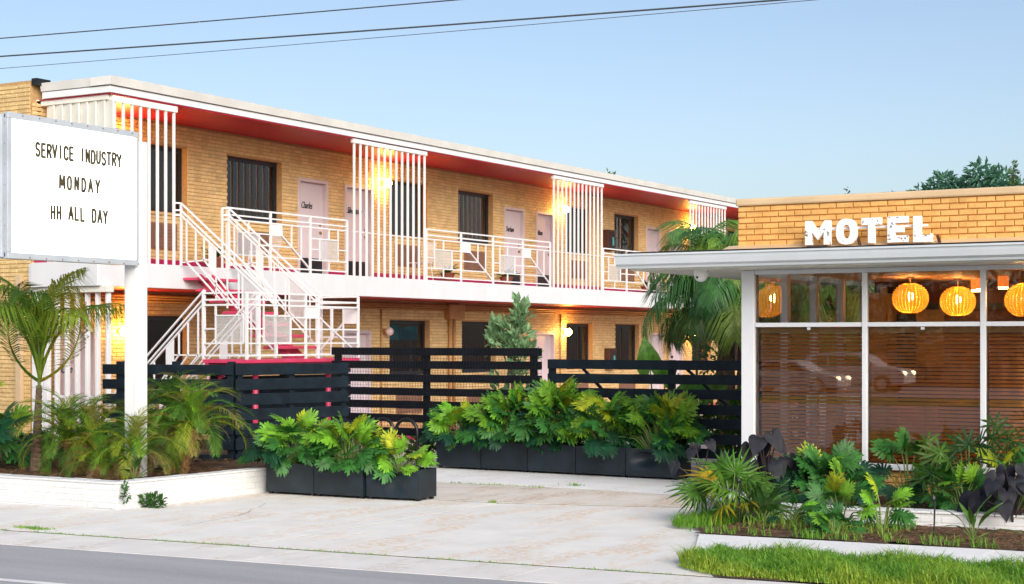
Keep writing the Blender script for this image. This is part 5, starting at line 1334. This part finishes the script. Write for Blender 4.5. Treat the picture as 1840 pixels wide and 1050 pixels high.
# umbrellas in the hidden part of the courtyard (mirrored in the ground-floor windows)
for k, (x, y) in enumerate(((-7.2, 48.0), (-5.0, 52.5))):
    t = thing('parasol', ['teal parasol standing in the courtyard behind the office, mirrored in a ground-floor window', 'second teal parasol in the courtyard behind the office', 'farthest teal parasol in the courtyard behind the office'][k], 'parasol', (x, y, -.2), 'teal parasols')
    MB().lathe([(1.5, 2.05), (.8, 2.35), (.02, 2.6)], 8).build('canopy', 'teal', t, local=True)
    MB().tube([V(0, 0, 0), V(0, 0, 2.55)], .025, 8).build('pole', 'alu', t, local=True)
    MB().lathe([(0, .08), (.25, .06), (.28, 0)], 14).build('base', 'alu', t, local=True)
# garden stakes
for k, (x, y, h) in enumerate(((-6.03, 14.78, .42), (-4.05, 14.55, .36))):
    t = thing('garden_stake', ['thin black garden stake light beside the fan palm', 'thin black garden stake light near the lower right corner'][k], 'garden light', (x, y, .03), 'garden stake lights')
    MB().tube([V(0, 0, -.05), V(.01, 0, h)], .008, 6).build('stake', 'black', t, local=True); MB().lathe([(.018, h), (.022, h + .02), (.012, h + .05), (0, h + .05)], 8).build('head', 'black', t, local=True)
# small weeds at the white wall
for k, (x, y, z, n, s_) in enumerate(((-12.38, 13.4, .0, 260, .10), (-12.47, 13.06, .12, 60, .05))):
    o = leaf_cloud(80 + k, [((x, y, z + .06), (.16, .09, .09) if k == 0 else (.03, .03, .12))], n, .06 if k == 0 else .05, .6).build('weed', 'leaf'); o.color = (.05, .15, .025, 1)
    tag(o, ['green weed clump at the foot of the white wall corner', 'thin creeper climbing the white wall corner'][k], 'weed')

# ------------------------------------------------------------------ trees beyond the roofs
def tree(label, loc, lobes, n, leaf, col, h, seed, tr=.2, name='background_tree'):
    return cloud_plant(name, label, 'tree', loc, lobes, n, leaf, col, h, seed, .5, -.2, 'trees beyond the motel roofs', tr, fmat='leaf')
def at(px, d, z):       # a spot seen at photo column px, d metres in front of the camera
    k = (px - 920) / 2900; c_, s_ = cos(radians(30.2)), sin(radians(30.2)); return (d * (k * c_ - s_), d * (k * s_ + c_), z)
tree('large feathery dark green tree above the office roof at right', at(1735, 55, -.5), [((-1.35, 0, 7.15), (.6, .8, .5)), ((-.75, 0, 7.5), (.5, .8, .55)), ((-.1, 0, 7.3), (.5, .8, .5)), ((.5, 0, 7.75), (.5, .8, .6)), ((1.1, 0, 7.55), (.45, .8, .55)), ((2.0, 0, 7.15), (.7, .8, .4)), ((-1.5, 0, 6.6), (1.1, 1, .5)), ((.5, 0, 6.6), (2.0, 1, .7))], 3000, .27, (.10, .26, .17), 5.5, 1)
tree('small dark tree top just over the middle of the office roof', at(1596, 55, -.5), [((0, 0, 6.95), (.45, .5, .36)), ((0, 0, 6.2), (.7, .5, .6))], 700, .22, (.08, .21, .13), 5.5, 2, .1)
tree('sparse twiggy tree top over the left of the office roof', at(1525, 50, -.5), [((0, 0, 6.55), (.14, .2, .55)), ((-.9, 0, 6.0), (.3, .2, .25)), ((-1.3, 0, 5.9), (.25, .2, .25))], 110, .14, (.06, .12, .07), 5.9, 3, .03)
tree('light green tree tip at the right edge above the office roof', at(1830, 52, -.5), [((0, 0, 7.1), (.35, .3, .5)), ((-.15, 0, 7.7), (.1, .1, .4))], 300, .14, (.09, .18, .06), 6.2, 4, .05)
tree('bright green tree tip peeping over the motel roof', at(1092, 75, -.5), [((0, 0, 9.7), (.42, .4, .45)), ((.6, 0, 9.2), (.4, .4, .3)), ((1.5, 0, 8.9), (.3, .3, .3)), ((-.3, 0, 9.2), (.5, .4, .4))], 420, .22, (.10, .19, .04), 8.2, 5, .1)
tree('thin dark tree tip low over the motel roof, right of the bright one', at(1172, 80, -.5), [((0, 0, 9.3), (.5, .4, .3))], 90, .2, (.05, .10, .06), 8.5, 6, .08)
# ------------------------------------------------------------------ across the street (seen mirrored in the windows)
b = MB()
o = leaf_cloud(5, [((-70 + k * 7.3 + (k * 37 % 5), -56 - (k * 53 % 7), 3.6 + (k * 29 % 4) * .8), (4.6, 2.5, 3.6 + (k % 3))) for k in range(17)] + [((-70 + k * 6.1, -58, 2.5), (4, 2, 3)) for k in range(20)], 34000, .6, .6).build('treeline', 'leaf'); o.color = (.03, .06, .02, 1)
tag(o, 'dark row of trees across the wide street', 'trees', kind='stuff')
def car(label, loc, prof, glass_poly, L, Wd, wheels, wr, hl, seed):
    t = thing('parked_car', label, 'car', loc, 'cars on the far side of the street')
    MB().prism(prof, (0, -Wd / 2, 0), (1, 0, 0), (0, 0, 1), (0, Wd, 0)).build('body', 'carsilver', t, local=True, fixn=True, bevel=.05)
    for gp in glass_poly:
        for y in (-Wd / 2 - .004, Wd / 2 + .002): MB().prism(gp, (0, y, 0), (1, 0, 0), (0, 0, 1), (0, .003, 0)).build('window', 'carglass', t, local=True)
    for x in wheels:
        for y in (-Wd / 2 + .02, Wd / 2 - .02):
            o = MB().lathe([(0, .11), (wr * .62, .11), (wr, .10), (wr, -.10), (wr * .62, -.11), (0, -.11)], 20).build('wheel', 'tyre', t, local=True); o.rotation_euler = (radians(90), 0, 0); o.location = (x, y, wr)
            o2 = MB().lathe([(0, .02), (wr * .6, .012), (wr * .6, -.012), (0, -.02)], 16).build('rim', 'alu', o, local=True); o2.location = (0, 0, -.10 if y > 0 else .10)
    for y in (-Wd / 2 + .25, Wd / 2 - .25): MB().lathe([(max(.001, .13 * sin(pi * k / 6)), -.10 * cos(pi * k / 6)) for k in range(7)], 10, (hl[0], y, hl[1])).build('headlight', 'headlight', t, local=True, smooth=True)
car('silver off-road car with lit headlights across the street', (-25.1, -33.6, -.44), [(.1, .45), (.05, .9), (.2, 1.12), (.35, 1.6), (1.0, 1.72), (2.5, 1.72), (2.9, 1.62), (3.55, 1.15), (4.55, 1.0), (4.75, .8), (4.75, .4), (4.3, .35), (.5, .35)],
    [[(.5, 1.15), (.65, 1.55), (1.3, 1.6), (1.3, 1.15)], [(1.4, 1.15), (1.4, 1.6), (2.7, 1.58), (3.2, 1.15)]], 4.8, 1.8, (.95, 3.8), .38, (4.70, .85), 1)
car('low silver saloon car with lit headlights across the street', (-26.9, -30.3, -.44), [(.1, .4), (.05, .85), (.3, 1.0), (.9, 1.05), (1.5, 1.4), (2.4, 1.43), (2.9, 1.35), (3.6, .95), (4.5, .78), (4.75, .6), (4.7, .3), (.4, .28)],
    [[(1.15, 1.05), (1.6, 1.33), (2.2, 1.36), (2.2, 1.03)], [(2.28, 1.03), (2.28, 1.36), (2.85, 1.28), (3.3, .98)]], 4.8, 1.8, (.95, 3.85), .33, (4.66, .66), 2)
print('tris', sum(len(m.loop_triangles) if m.loop_triangles else sum(len(p.vertices) - 2 for p in m.polygons) for m in bpy.data.meshes), 'objs', len(bpy.data.objects))
